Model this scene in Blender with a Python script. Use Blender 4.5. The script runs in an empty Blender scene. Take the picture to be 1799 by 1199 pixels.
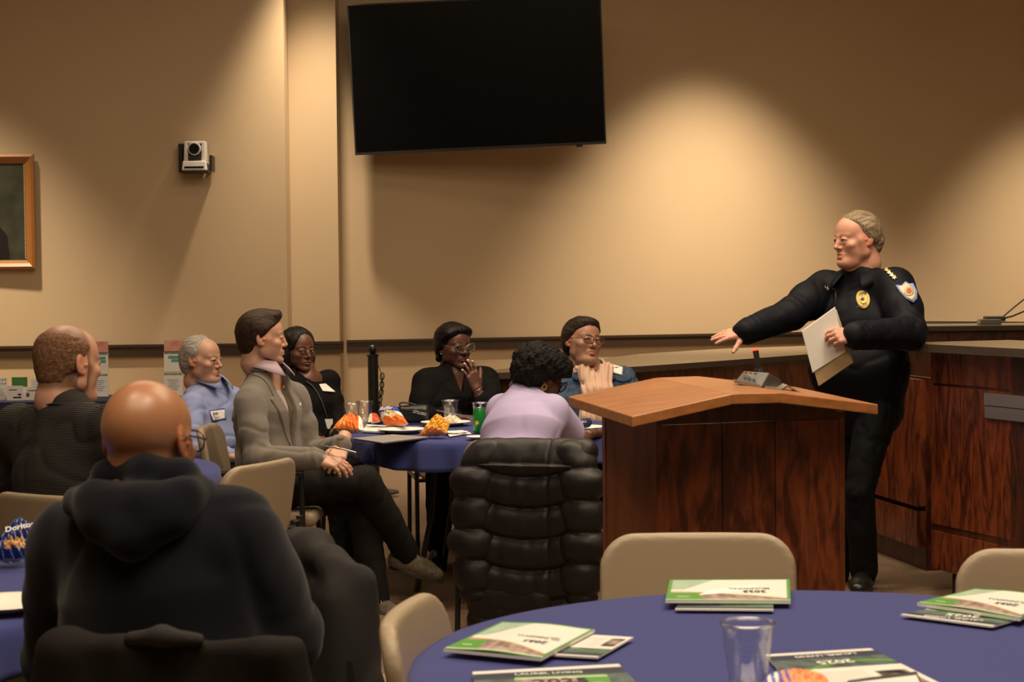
import bpy, bmesh, math, random
import numpy as np
from mathutils import Vector, Matrix
from mathutils.bvhtree import BVHTree

SC = bpy.context.scene
COL = SC.collection
random.seed(7)
RNG = np.random.RandomState(11)

# ------------------------------------------------------------------ camera
W, H, FPX = 1799.0, 1199.0, 3160.0
PITCH, ROLL, CAMZ = -0.0317, 0.0108, 1.458


def ray(px, py):
    x = px - W / 2
    y = -(py - H / 2)
    c, s = math.cos(ROLL), math.sin(ROLL)
    x, y = c * x + s * y, -s * x + c * y
    cp, sp = math.cos(PITCH), math.sin(PITCH)
    return Vector((x, cp * FPX - sp * y, sp * FPX + cp * y))


def P(px, py, Y):
    """world point seen at a pixel, at the distance Y down the room"""
    d = ray(px, py)
    return Vector((0, 0, CAMZ)) + d * (Y / d.y)


def PZ(px, py, z):
    d = ray(px, py)
    return Vector((0, 0, CAMZ)) + d * ((z - CAMZ) / d.z)


cam_data = bpy.data.cameras.new('camera')
cam = bpy.data.objects.new('camera', cam_data)
COL.objects.link(cam)
cam_data.sensor_width = 36
cam_data.lens = FPX / W * 36
_r = (ray(W / 2 + 100, H / 2) - ray(W / 2, H / 2)).normalized()
_u = (ray(W / 2, H / 2 - 100) - ray(W / 2, H / 2)).normalized()
_f = ray(W / 2, H / 2).normalized()
m = Matrix((_r, _u, -_f)).transposed().to_4x4()
m.translation = (0, 0, CAMZ)
cam.matrix_world = m
cam_data.clip_end = 100
cam_data.dof.use_dof = True
cam_data.dof.focus_distance = 8.4
cam_data.dof.aperture_fstop = 9.0
SC.camera = cam

# ------------------------------------------------------------------ light
SC.view_settings.view_transform = 'Standard'
SC.view_settings.look = 'None'
SC.view_settings.gamma = 1
SC.view_settings.use_curve_mapping = False
SC.view_settings.exposure = 0.08
world = bpy.data.worlds.new('world')
SC.world = world
world.use_nodes = True
world.node_tree.nodes['Background'].inputs[0].default_value = (1.0, 0.86, 0.7, 1)
world.node_tree.nodes['Background'].inputs[1].default_value = 0.10

WARM = (1.0, 0.80, 0.56)
CEIL = 4.7


def spot(name, loc, target, power, angle, blend, size=0.06, col=WARM):
    d = bpy.data.lights.new(name, 'SPOT')
    d.energy = power
    d.color = col
    d.spot_size = math.radians(angle)
    d.spot_blend = blend
    d.shadow_soft_size = size
    o = bpy.data.objects.new(name, d)
    COL.objects.link(o)
    o.location = loc
    o.rotation_euler = (Vector(target) - Vector(loc)).to_track_quat('-Z', 'Y').to_euler()
    return o


def area(name, loc, sx, sy, power, col=WARM, rot=(0, 0, 0)):
    d = bpy.data.lights.new(name, 'AREA')
    d.shape = 'RECTANGLE'
    d.size, d.size_y = sx, sy
    d.energy = power
    d.color = col
    o = bpy.data.objects.new(name, d)
    COL.objects.link(o)
    o.location = loc
    o.rotation_euler = rot
    return o


# ceiling cans that wash the back wall
for nm, x, y, tx, ty, pw, ang in [
        ('wall_washer', -1.45, 13.6, -1.45, 13.7, 800, 62),
        ('wall_washer', 1.85, 14.0, 1.9, 14.3, 1500, 76),
        ('wall_washer', 5.1, 14.7, 5.2, 14.9, 1400, 74),
        ('wall_washer', -4.3, 12.6, -4.3, 12.8, 1300, 70)]:
    spot(nm, (x, y, CEIL - .05), (tx, ty, 0.6), pw, ang, 1.0, .1)
# unseen area lights added under the ceiling as soft fill for the room
area('ceiling_fill', (0.6, 11.6, CEIL - .1), 7.0, .4, 15, rot=(math.radians(12), 0, math.radians(8)))  # added strip of fill light for the lower back wall
area('ceiling_fill', (-0.6, 9.0, CEIL - .1), 4.5, 2.2, 95)
area('ceiling_fill', (1.8, 6.2, CEIL - .1), 3.0, 2.0, 110)
area('ceiling_fill', (0.2, 2.2, CEIL - .1), 4.0, 3.0, 190)
for nm, x, y, pw in [('downlight', 0.2, 8.0, 150), ('downlight', -1.6, 7.4, 130), ('downlight', 1.6, 7.1, 170),
                     ('downlight', -1.2, 3.4, 70), ('downlight', 1.0, 3.0, 130), ('downlight', 3.0, 7.6, 70)]:
    spot(nm, (x, y, CEIL - .06), (x, y, 0), pw, 100, 0.8, 0.09)

# ------------------------------------------------------------------ helpers


def empty(name, loc=(0, 0, 0), rz=0.0):
    o = bpy.data.objects.new(name, None)
    COL.objects.link(o)
    o.location = loc
    o.rotation_euler = (0, 0, rz)
    o.empty_display_size = 0.1
    return o


def tag(o, label=None, cat=None, group=None, kind=None):
    if label:
        o['label'] = label
    if cat:
        o['category'] = cat
    if group:
        o['group'] = group
    if kind:
        o['kind'] = kind
    return o


def thing(name, label, cat, loc=(0, 0, 0), rz=0.0, group=None):
    return tag(empty(name, loc, rz), label, cat, group)


def link(name, me, mt, parent=None, world_space=False):
    o = bpy.data.objects.new(name, me)
    COL.objects.link(o)
    for mm in (mt if isinstance(mt, (list, tuple)) else [mt]):
        me.materials.append(mm)
    if parent is not None:
        o.parent = parent
        if world_space:
            bpy.context.view_layer.update()
            o.matrix_parent_inverse = parent.matrix_world.inverted()
    return o


def mesh_from(name, verts, faces, smooth=True):
    me = bpy.data.meshes.new(name)
    verts = np.asarray(verts, dtype=np.float32)
    faces_np = np.asarray(faces) if not isinstance(faces, list) else None
    if faces_np is not None and faces_np.ndim == 2:
        n, k = faces_np.shape
        me.vertices.add(len(verts))
        me.vertices.foreach_set('co', verts.ravel())
        me.loops.add(n * k)
        me.loops.foreach_set('vertex_index', faces_np.astype(np.int32).ravel())
        me.polygons.add(n)
        me.polygons.foreach_set('loop_start', np.arange(0, n * k, k, dtype=np.int32))
        me.update(calc_edges=True)
    else:
        me.from_pydata([tuple(map(float, v)) for v in verts], [], [tuple(f) for f in faces])
        me.update()
    me.polygons.foreach_set('use_smooth', [smooth] * len(me.polygons))
    return me


def set_cols(me, cols):
    a = me.color_attributes.new('Col', 'FLOAT_COLOR', 'POINT')
    c = np.ones((len(me.vertices), 4), dtype=np.float32)
    c[:, :3] = cols
    a.data.foreach_set('color', c.ravel())


def copy_tree(o, parent=None):
    c = o.copy()
    COL.objects.link(c)
    if parent is not None:
        c.parent = parent
    for ch in list(o.children):
        copy_tree(ch, c)
    return c


def srgb(r, g, b):
    f = lambda v: (v / 255 / 12.92) if v / 255 <= 0.04045 else ((v / 255 + 0.055) / 1.055) ** 2.4
    return (f(r), f(g), f(b))


def nodes_of(m):
    return m.node_tree.nodes, m.node_tree.links


def mat(name, col, rough=0.6, metal=0.0, bump=0.0, bscale=60, var=0.0, vscale=8, spec=0.5, coat=0.0, sheen=0.0, stretch=None, attr=False, vcol=None):
    m = bpy.data.materials.new(name)
    m.use_nodes = True
    N, L = nodes_of(m)
    b = N['Principled BSDF']
    b.inputs['Base Color'].default_value = (*col, 1)
    b.inputs['Roughness'].default_value = rough
    b.inputs['Metallic'].default_value = metal
    b.inputs['Specular IOR Level'].default_value = spec
    b.inputs['Coat Weight'].default_value = coat
    if sheen:
        b.inputs['Sheen Weight'].default_value = sheen
    tc = N.new('ShaderNodeTexCoord')
    mp = N.new('ShaderNodeMapping')
    L.new(tc.outputs['Object'], mp.inputs[0])
    if stretch:
        mp.inputs['Scale'].default_value = stretch
    src = None
    if attr:
        at = N.new('ShaderNodeAttribute')
        at.attribute_name = 'Col'
        src = at.outputs['Color']
        L.new(src, b.inputs['Base Color'])
    if var:
        n = N.new('ShaderNodeTexNoise')
        n.inputs['Scale'].default_value = vscale
        n.inputs['Detail'].default_value = 5
        L.new(mp.outputs[0], n.inputs['Vector'])
        mx = N.new('ShaderNodeMix')
        mx.data_type = 'RGBA'
        mx.blend_type = 'MIX'
        r = N.new('ShaderNodeMapRange')
        r.inputs[1].default_value = .35
        r.inputs[2].default_value = .65
        L.new(n.outputs[0], r.inputs[0])
        L.new(r.outputs[0], mx.inputs[0])
        if src is not None:
            L.new(src, mx.inputs[6])
            v = N.new('ShaderNodeMix')
            v.data_type = 'RGBA'
            v.blend_type = 'MULTIPLY'
            v.inputs[0].default_value = 1
            L.new(src, v.inputs[6])
            v.inputs[7].default_value = (1 - var, 1 - var, 1 - var, 1)
            L.new(v.outputs[2], mx.inputs[7])
        else:
            mx.inputs[6].default_value = (*col, 1)
            vc = vcol or tuple(c * (1 - var) for c in col)
            mx.inputs[7].default_value = (*vc, 1)
        L.new(mx.outputs[2], b.inputs['Base Color'])
    if bump:
        n = N.new('ShaderNodeTexNoise')
        n.inputs['Scale'].default_value = bscale
        n.inputs['Detail'].default_value = 4
        L.new(mp.outputs[0], n.inputs['Vector'])
        bp = N.new('ShaderNodeBump')
        bp.inputs['Strength'].default_value = bump
        bp.inputs['Distance'].default_value = 0.01
        L.new(n.outputs[0], bp.inputs['Height'])
        L.new(bp.outputs[0], b.inputs['Normal'])
    return m


def stripes(m, scale, direction='Z', dark=0.6, bump=0.4, distort=0.0):
    """fine knit or weave lines"""
    N, L = nodes_of(m)
    b = N['Principled BSDF']
    tc = N.new('ShaderNodeTexCoord')
    w = N.new('ShaderNodeTexWave')
    w.bands_direction = direction
    w.inputs['Scale'].default_value = scale
    w.inputs['Distortion'].default_value = distort
    L.new(tc.outputs['Object'], w.inputs[0])
    mx = N.new('ShaderNodeMix')
    mx.data_type = 'RGBA'
    c = b.inputs['Base Color'].default_value
    mx.inputs[6].default_value = tuple(c)
    mx.inputs[7].default_value = (c[0] * dark, c[1] * dark, c[2] * dark, 1)
    L.new(w.outputs['Fac'], mx.inputs[0])
    L.new(mx.outputs[2], b.inputs['Base Color'])
    bp = N.new('ShaderNodeBump')
    bp.inputs['Strength'].default_value = bump
    bp.inputs['Distance'].default_value = 0.004
    L.new(w.outputs['Fac'], bp.inputs['Height'])
    L.new(bp.outputs[0], b.inputs['Normal'])
    return m


# mesh builder -------------------------------------------------------
class MB:
    def __init__(s):
        s.v, s.f = [], []

    def add(s, vs, fs):
        n = len(s.v)
        s.v += [tuple(v) for v in vs]
        s.f += [tuple(i + n for i in f) for f in fs]
        return s

    def box(s, c, d, M=None):
        c = Vector(c)
        vs = []
        for i in (-1, 1):
            for j in (-1, 1):
                for k in (-1, 1):
                    v = Vector((i * d[0] / 2, j * d[1] / 2, k * d[2] / 2))
                    if M is not None:
                        v = M @ v
                    vs.append(c + v)
        s.add(vs, [(0, 1, 3, 2), (4, 6, 7, 5), (0, 4, 5, 1), (2, 3, 7, 6), (0, 2, 6, 4), (1, 5, 7, 3)])
        return s

    def prism(s, pts, z0, z1):
        n = len(pts)
        vs = [(p[0], p[1], z0) for p in pts] + [(p[0], p[1], z1) for p in pts]
        a = sum(pts[i][0] * pts[(i + 1) % n][1] - pts[(i + 1) % n][0] * pts[i][1] for i in range(n))
        fs = [tuple(range(n, 2 * n)), tuple(reversed(range(n)))] + [(i, (i + 1) % n, (i + 1) % n + n, i + n) for i in range(n)]
        if a < 0:
            fs = [tuple(reversed(f)) for f in fs]
        return s.add(vs, fs)

    def hull(s, lo, hi):
        """two rings of the same count joined and capped"""
        n = len(lo)
        return s.add(list(lo) + list(hi), [tuple(reversed(range(n))), tuple(range(n, 2 * n))] + [(i, (i + 1) % n, (i + 1) % n + n, i + n) for i in range(n)])

    def tube(s, pts, r, n=10, closed=False, caps=True):
        pts = [Vector(p) for p in pts]
        m = len(pts)
        rs = r if isinstance(r, (list, tuple)) else [r] * m
        up = None
        base = len(s.v)
        for i, p in enumerate(pts):
            if closed:
                t = pts[(i + 1) % m] - pts[i - 1]
            else:
                t = pts[min(i + 1, m - 1)] - pts[max(i - 1, 0)]
            t.normalize()
            if up is None:
                up = t.orthogonal().normalized()
            up = (up - t * up.dot(t)).normalized()
            sd = t.cross(up)
            for k in range(n):
                a = 2 * math.pi * k / n
                s.v.append(tuple(p + (up * math.cos(a) + sd * math.sin(a)) * rs[i]))
        seg = m if closed else m - 1
        for i in range(seg):
            j = (i + 1) % m
            for k in range(n):
                l = (k + 1) % n
                s.f.append((base + i * n + k, base + i * n + l, base + j * n + l, base + j * n + k))
        if caps and not closed:
            s.f.append(tuple(base + k for k in reversed(range(n))))
            s.f.append(tuple(base + (m - 1) * n + k for k in range(n)))
        return s

    def lathe(s, prof, n=32, c=(0, 0, 0), cap=False):
        base = len(s.v)
        m = len(prof)
        for k in range(n):
            a = 2 * math.pi * k / n
            for r, z in prof:
                s.v.append((c[0] + r * math.cos(a), c[1] + r * math.sin(a), c[2] + z))
        for k in range(n):
            l = (k + 1) % n
            for i in range(m - 1):
                s.f.append((base + k * m + i, base + l * m + i, base + l * m + i + 1, base + k * m + i + 1))
        if cap:
            s.f.append(tuple(base + k * m for k in reversed(range(n))))
            s.f.append(tuple(base + k * m + m - 1 for k in range(n)))
        return s

    def sheet(s, fn, nu, nv):
        base = len(s.v)
        for i in range(nu + 1):
            for j in range(nv + 1):
                s.v.append(tuple(fn(i / nu, j / nv)))
        for i in range(nu):
            for j in range(nv):
                a = base + i * (nv + 1) + j
                s.f.append((a, a + nv + 1, a + nv + 2, a + 1))
        return s

    def build(s, name, mt, parent=None, smooth=False, bevel=0, world_space=False, solid=0, sub=0):
        me = bpy.data.meshes.new(name)
        me.from_pydata(s.v, [], s.f)
        bm = bmesh.new()
        bm.from_mesh(me)
        bmesh.ops.recalc_face_normals(bm, faces=bm.faces)
        bm.to_mesh(me)
        bm.free()
        me.polygons.foreach_set('use_smooth', [smooth] * len(me.polygons))
        o = link(name, me, mt, parent, world_space)
        if solid:
            md = o.modifiers.new('solid', 'SOLIDIFY')
            md.thickness = solid
            md.offset = 0
        if bevel:
            md = o.modifiers.new('bevel', 'BEVEL')
            md.width = bevel
            md.segments = 2
            md.limit_method = 'ANGLE'
            md.angle_limit = math.radians(40)
        if sub:
            md = o.modifiers.new('sub', 'SUBSURF')
            md.levels = md.render_levels = sub
        return o


def arc(p0, p1, p2, n=8):
    p0, p1, p2 = Vector(p0), Vector(p1), Vector(p2)
    return [p0 * (1 - t) ** 2 + p1 * 2 * t * (1 - t) + p2 * t * t for t in [i / n for i in range(n + 1)]]


# distance-field sculpting -------------------------------------------
def V(*a):
    return np.array(a, dtype=float)


def noise3(x, y, z, seed=0, oct=3):
    r = np.random.RandomState(seed)
    out = 0
    amp = 1.0
    fr = 1.0
    for o in range(oct):
        for _ in range(3):
            d = r.normal(size=3)
            d /= np.linalg.norm(d)
            ph, ph2 = r.rand(2) * 6.28
            d2 = r.normal(size=3)
            out = out + amp / 3 * np.sin(fr * (d[0] * x + d[1] * y + d[2] * z) + ph + 1.3 * np.sin(fr * .7 * (d2[0] * x + d2[1] * y + d2[2] * z) + ph2))
        amp *= .5
        fr *= 2.1
    return out


class Sdf:
    """clay: a list of blobs smoothly joined, cut and intersected"""

    def __init__(s, h):
        s.h = h
        s.ops = []

    # every primitive: (function(x,y,z)->distance, lo, hi)
    def cap(s, a, b, ra, rb, k=0.02, op='u', flat=None):
        a, b = V(*a), V(*b)
        ba = b - a
        L2 = ba @ ba + 1e-12
        w = 1.0
        if flat is not None:
            sd, w = V(*flat[0]), flat[1]
            sd = sd / np.linalg.norm(sd)

        def f(x, y, z):
            x, y, z = x - a[0], y - a[1], z - a[2]
            if flat is not None:
                q = (x * sd[0] + y * sd[1] + z * sd[2]) * (1 - 1 / w)
                x, y, z = x - q * sd[0], y - q * sd[1], z - q * sd[2]
            t = np.clip((x * ba[0] + y * ba[1] + z * ba[2]) / L2, 0, 1)
            return np.sqrt((x - t * ba[0]) ** 2 + (y - t * ba[1]) ** 2 + (z - t * ba[2]) ** 2) - (ra + (rb - ra) * t)
        R = max(ra, rb) * max(1, w)
        s.ops.append((op, k, f, np.minimum(a, b) - R, np.maximum(a, b) + R))
        return s

    def chain(s, pts, rs, k=0.02, op='u', flat=None):
        for i in range(len(pts) - 1):
            s.cap(pts[i], pts[i + 1], rs[i], rs[i + 1], k, op, flat)
        return s

    def ell(s, c, r, k=0.02, op='u', M=None):
        c, r = V(*c), V(*r)
        A = np.eye(3) if M is None else np.array(M, dtype=float)   # columns are the axes

        def f(x, y, z):
            x, y, z = x - c[0], y - c[1], z - c[2]
            u = (x * A[0, 0] + y * A[1, 0] + z * A[2, 0]) / r[0]
            v = (x * A[0, 1] + y * A[1, 1] + z * A[2, 1]) / r[1]
            w = (x * A[0, 2] + y * A[1, 2] + z * A[2, 2]) / r[2]
            k0 = np.sqrt(u * u + v * v + w * w)
            k1 = np.sqrt((u / r[0]) ** 2 + (v / r[1]) ** 2 + (w / r[2]) ** 2) + 1e-9
            return k0 * (k0 - 1) / k1
        R = r if M is None else np.full(3, r.max())
        s.ops.append((op, k, f, c - R, c + R))
        return s

    def sph(s, c, r, k=0.02, op='u'):
        return s.cap(c, c, r, r, k, op)

    def box(s, c, hd, rnd=0.005, k=0.01, op='u', M=None):
        c, hd = V(*c), V(*hd) - rnd
        A = np.eye(3) if M is None else np.array(M, dtype=float)

        def f(x, y, z):
            x, y, z = x - c[0], y - c[1], z - c[2]
            q = [np.abs(x * A[0, i] + y * A[1, i] + z * A[2, i]) - hd[i] for i in range(3)]
            o = np.sqrt(sum(np.maximum(t, 0) ** 2 for t in q))
            return o + np.minimum(np.maximum(q[0], np.maximum(q[1], q[2])), 0) - rnd
        R = np.full(3, np.linalg.norm(hd + rnd)) if M is not None else hd + rnd
        s.ops.append((op, k, f, c - R, c + R))
        return s

    def fn(s, f, op='disp', k=0.0, lo=None, hi=None):
        s.ops.append((op, k, f, lo, hi))
        return s

    def bounds(s):
        lo = np.min([o[3] for o in s.ops if o[0] == 'u'], 0)
        hi = np.max([o[4] for o in s.ops if o[0] == 'u'], 0)
        return lo, hi

    def field(s, pad=0.012, lo=None, hi=None):
        h = s.h
        if lo is None:
            lo, hi = s.bounds()
        lo = np.asarray(lo) - pad - 2 * h
        hi = np.asarray(hi) + pad + 2 * h
        n = np.ceil((hi - lo) / h).astype(int) + 1
        ax = [lo[i] + h * np.arange(n[i]) for i in range(3)]
        F = np.full(n, 0.08, dtype=np.float64)
        for op, k, f, a, b in s.ops:
            if a is None:
                sl = (slice(None),) * 3
            else:
                mg = k + 0.03 + 3 * h
                i0 = np.maximum(((a - mg - lo) / h).astype(int), 0)
                i1 = np.minimum(((b + mg - lo) / h).astype(int) + 2, n)
                if (i1 <= i0).any():
                    continue
                sl = tuple(slice(p, q) for p, q in zip(i0, i1))
            x = ax[0][sl[0]][:, None, None]
            y = ax[1][sl[1]][None, :, None]
            z = ax[2][sl[2]][None, None, :]
            S = F[sl]
            if op == 'disp':
                S += f(x, y, z)
                continue
            D = f(x, y, z)
            if op == 'u':
                g = np.clip(0.5 + 0.5 * (S - D) / max(k, 1e-6), 0, 1)
                F[sl] = S * (1 - g) + D * g - k * g * (1 - g)
            elif op == 's':
                g = np.clip(0.5 - 0.5 * (S + D) / max(k, 1e-6), 0, 1)
                F[sl] = S * (1 - g) - D * g + k * g * (1 - g)
            elif op == 'i':
                F[sl] = np.maximum(S, D)
        F[0], F[-1], F[:, 0], F[:, -1], F[:, :, 0], F[:, :, -1] = (1,) * 6
        return F, lo, n

    def mesh(s, **kw):
        F, lo, n = s.field(**kw)
        h = s.h
        neg = F < 0
        cnt = np.zeros(n - 1, dtype=np.int8)
        offs = [(i, j, k) for i in (0, 1) for j in (0, 1) for k in (0, 1)]
        for i, j, k in offs:
            cnt += neg[i:n[0] - 1 + i, j:n[1] - 1 + j, k:n[2] - 1 + k]
        act = np.argwhere((cnt > 0) & (cnt < 8))
        idx = -np.ones(n - 1, dtype=np.int64)
        idx[act[:, 0], act[:, 1], act[:, 2]] = np.arange(len(act))
        val = {}
        for o in offs:
            val[o] = F[act[:, 0] + o[0], act[:, 1] + o[1], act[:, 2] + o[2]]
        acc = np.zeros((len(act), 3))
        num = np.zeros(len(act))
        for o in offs:
            for axn in range(3):
                if o[axn] == 0:
                    q = list(o)
                    q[axn] = 1
                    q = tuple(q)
                    a, b = val[o], val[q]
                    cr = (a < 0) != (b < 0)
                    t = np.where(cr, a / np.where(cr, a - b, 1), 0)
                    p = np.array(o, dtype=float)[None].repeat(len(act), 0)
                    p[:, axn] += t
                    acc[cr] += p[cr]
                    num += cr
        vs = lo + h * (act + acc / num[:, None])
        quads = []
        for axn in range(3):
            u, v = (axn + 1) % 3, (axn + 2) % 3
            sa = [slice(None)] * 3
            sb = [slice(None)] * 3
            sa[axn] = slice(0, -1)
            sb[axn] = slice(1, None)
            A, B = neg[tuple(sa)], neg[tuple(sb)]
            for flip, M in ((0, A & ~B), (1, ~A & B)):
                e = np.argwhere(M)
                e = e[(e[:, u] > 0) & (e[:, v] > 0)]
                if not len(e):
                    continue
                c = []
                for du, dv in ((-1, -1), (0, -1), (0, 0), (-1, 0)):
                    q = e.copy()
                    q[:, u] += du
                    q[:, v] += dv
                    c.append(idx[q[:, 0], q[:, 1], q[:, 2]])
                c = np.stack(c, 1)
                if flip:
                    c = c[:, ::-1]
                quads.append(c)
        q = np.concatenate(quads) if quads else np.zeros((0, 4), int)
        q = q[(q >= 0).all(1)]
        return vs, q


def join_parts(parts):
    vs, fs, cs, n = [], [], [], 0
    for v, f, c in parts:
        vs.append(v)
        fs.append(f + n)
        cs.append(np.broadcast_to(np.asarray(c, dtype=float), (len(v), 3)))
        n += len(v)
    return np.concatenate(vs), np.concatenate(fs), np.concatenate(cs)


def sdf_obj(name, s, mt, parent=None, cols=None, **kw):
    v, f = s.mesh(**kw)
    me = mesh_from(name, v, f)
    if cols is not None:
        set_cols(me, cols(v) if callable(cols) else cols)
    return link(name, me, mt, parent)
# ------------------------------------------------------------------ materials
M = {}
M['wall'] = mat('wall_paint', (0.56, 0.425, 0.27), 0.7, bump=.05, bscale=120, var=.05, vscale=.8)
M['ceil'] = mat('ceiling_tile', (0.5, 0.45, 0.38), 0.9)
M['rail'] = mat('dark_rail_wood', (0.045, 0.026, 0.014), 0.45)
M['carpet'] = mat('carpet', (0.27, 0.175, 0.108), 0.95, bump=.8, bscale=240, var=.42, vscale=90)
M['black'] = mat('black_metal', (0.012, 0.012, 0.012), 0.4)
M['blackp'] = mat('black_plastic', (0.018, 0.018, 0.018), 0.5)
M['screen'] = mat('black_glass', (0.002, 0.002, 0.0025), 0.3, spec=.12)
M['tan'] = mat('tan_vinyl', (0.33, 0.255, 0.17), 0.42, bump=.12, bscale=350)
M['blue'] = mat('navy_cloth', (0.046, 0.056, 0.205), 0.9, bump=.15, bscale=900, spec=.15, sheen=.12)
M['navy'] = mat('dark_navy_cloth', (0.016, 0.022, 0.07), 0.9)
M['silver'] = mat('brushed_metal', (0.55, 0.53, 0.52), 0.3, metal=.9)
M['white'] = mat('white_plastic', (0.72, 0.68, 0.66), 0.35)
M['paper'] = mat('white_paper', (0.85, 0.83, 0.8), 0.7)
M['foam'] = mat('paper_plate', (0.84, 0.8, 0.73), 0.6)
M['gold'] = mat('gold_metal', (0.75, 0.5, 0.16), 0.3, metal=.8)
M['granite'] = mat('granite', (0.235, 0.185, 0.12), 0.26, var=.45, vscale=160)
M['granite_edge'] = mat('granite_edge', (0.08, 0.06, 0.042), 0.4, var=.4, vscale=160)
M['frame'] = mat('gilt_wood', (0.36, 0.15, 0.04), 0.35, coat=.3)
M['bead'] = mat('gilt_bead', (0.62, 0.5, 0.28), 0.3, metal=.5)
M['green'] = mat('green_ink', (0.05, 0.24, 0.035), 0.4)
M['teal'] = mat('teal_ink', (0.12, 0.36, 0.30), 0.5)
M['ink'] = mat('black_ink', (0.02, 0.02, 0.022), 0.5)
M['navyink'] = mat('navy_ink', (0.03, 0.035, 0.08), 0.45)
M['photo'] = mat('printed_photo', (0.34, 0.24, 0.22), 0.4, var=.6, vscale=45, vcol=(.1, .07, .05))
M['photodark'] = mat('printed_dark_photo', (0.04, 0.055, 0.05), 0.4, var=.6, vscale=30, vcol=(.18, .3, .12))
M['orange'] = mat('orange_ink', (0.85, 0.17, 0.02), 0.3)
M['red'] = mat('red_ink', (0.5, 0.02, 0.02), 0.4)


def clear_mat(name, col=(1, 1, 1), opacity=.12, rough=.05):
    m_ = bpy.data.materials.new(name)
    m_.use_nodes = True
    N, L = nodes_of(m_)
    N.remove(N['Principled BSDF'])
    out = [n for n in N if n.type == 'OUTPUT_MATERIAL'][0]
    tr = N.new('ShaderNodeBsdfTransparent')
    tr.inputs[0].default_value = (*col, 1)
    gl = N.new('ShaderNodeBsdfGlossy')
    gl.inputs['Roughness'].default_value = rough
    gl.inputs['Color'].default_value = (.8, .8, .8, 1)
    lw = N.new('ShaderNodeLayerWeight')
    lw.inputs[0].default_value = .35
    mr = N.new('ShaderNodeMapRange')
    mr.inputs[3].default_value = opacity
    mr.inputs[4].default_value = .32
    mx = N.new('ShaderNodeMixShader')
    L.new(lw.outputs['Facing'], mr.inputs[0])
    L.new(mr.outputs[0], mx.inputs[0])
    L.new(tr.outputs[0], mx.inputs[1])
    L.new(gl.outputs[0], mx.inputs[2])
    L.new(mx.outputs[0], out.inputs[0])
    return m_


M['clear'] = clear_mat('clear_plastic', opacity=.03)
M['acrylic'] = clear_mat('acrylic', opacity=.05)
M['lens'] = clear_mat('spectacle_lens', opacity=.06)


def wood(name, a, b, figured=True, rough=.3, sc=1.0, axis='Z'):
    m_ = bpy.data.materials.new(name)
    m_.use_nodes = True
    N, L = nodes_of(m_)
    bs = N['Principled BSDF']
    bs.inputs['Roughness'].default_value = rough
    bs.inputs['Coat Weight'].default_value = .25
    bs.inputs['Coat Roughness'].default_value = .2
    tc = N.new('ShaderNodeTexCoord')
    mp = N.new('ShaderNodeMapping')
    L.new(tc.outputs['Object'], mp.inputs[0])
    st = (11, 11, 2.6) if axis == 'Z' else (2.2, 26, 26)
    mp.inputs['Scale'].default_value = tuple(v * sc for v in st)
    n1 = N.new('ShaderNodeTexNoise')
    n1.inputs['Scale'].default_value = 1.3
    n1.inputs['Detail'].default_value = 3
    n1.inputs['Distortion'].default_value = 1.6 if figured else .3
    L.new(mp.outputs[0], n1.inputs['Vector'])
    n2 = N.new('ShaderNodeTexNoise')
    n2.inputs['Scale'].default_value = 9
    n2.inputs['Detail'].default_value = 4
    L.new(mp.outputs[0], n2.inputs['Vector'])
    ad = N.new('ShaderNodeMath')
    ad.operation = 'MULTIPLY_ADD'
    L.new(n2.outputs[0], ad.inputs[0])
    ad.inputs[1].default_value = .3
    L.new(n1.outputs[0], ad.inputs[2])
    cr = N.new('ShaderNodeValToRGB')
    cr.color_ramp.elements[0].position = .52 if figured else .45
    cr.color_ramp.elements[0].color = (*a, 1)
    cr.color_ramp.elements[1].position = .78
    cr.color_ramp.elements[1].color = (*b, 1)
    L.new(ad.outputs[0], cr.inputs[0])
    L.new(cr.outputs[0], bs.inputs['Base Color'])
    return m_


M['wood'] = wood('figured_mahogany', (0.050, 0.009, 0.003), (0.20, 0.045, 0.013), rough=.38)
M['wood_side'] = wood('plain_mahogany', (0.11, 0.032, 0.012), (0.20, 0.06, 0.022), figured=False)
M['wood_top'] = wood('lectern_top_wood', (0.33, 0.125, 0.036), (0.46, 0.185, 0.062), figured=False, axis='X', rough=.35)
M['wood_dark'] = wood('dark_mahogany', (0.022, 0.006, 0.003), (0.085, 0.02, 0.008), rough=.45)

# ------------------------------------------------------------------ room


def struct(name, mb, mt, **kw):
    o = mb.build(name, mt, None, **kw)
    o['kind'] = 'structure'
    return o


struct('floor', MB().box((0.5, 7.5, -.05), (14, 23, .1)), M['carpet'])
struct('ceiling', MB().box((0.5, 7.5, CEIL + .05), (14, 23, .1)), M['ceil'])
pL = P(506, 600, 14.0)
cR = P(597, 600, 14.25)
TVA = math.tan(math.radians(14))
xl, xr = -6.5, 7.5
yl = 14.0 - (pL.x - xl) * math.tan(math.radians(2))
wl = [(xl, yl), (pL.x, 14.0), (pL.x, 15.2), (xl, 15.2)]
struct('wall_left_back', MB().prism(wl, 0, CEIL), M['wall'])
struct('wall_column', MB().prism([(pL.x + .001, 14.25), (cR.x, 14.25), (cR.x, 15.2), (pL.x + .001, 15.2)], 0, CEIL), M['wall'])
tvy = lambda x: 14.5 + (x - cR.x) * TVA
struct('wall_back', MB().prism([(cR.x + .001, 14.5), (xr, tvy(xr)), (xr, tvy(xr) + .3), (cR.x + .001, 15.2)], 0, CEIL), M['wall'])
struct('wall_left', MB().box((-6.45, 6.0, CEIL / 2), (.1, 20, CEIL)), M['wall'])
struct('wall_right', MB().box((7.45, 7.0, CEIL / 2), (.1, 20, CEIL)), M['wall'])
struct('wall_front', MB().box((.5, -3.9, CEIL / 2), (13.8, .1, CEIL)), M['wall'])

RT, RB, RD = 1.018, 0.925, 0.03
mb = MB()


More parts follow.
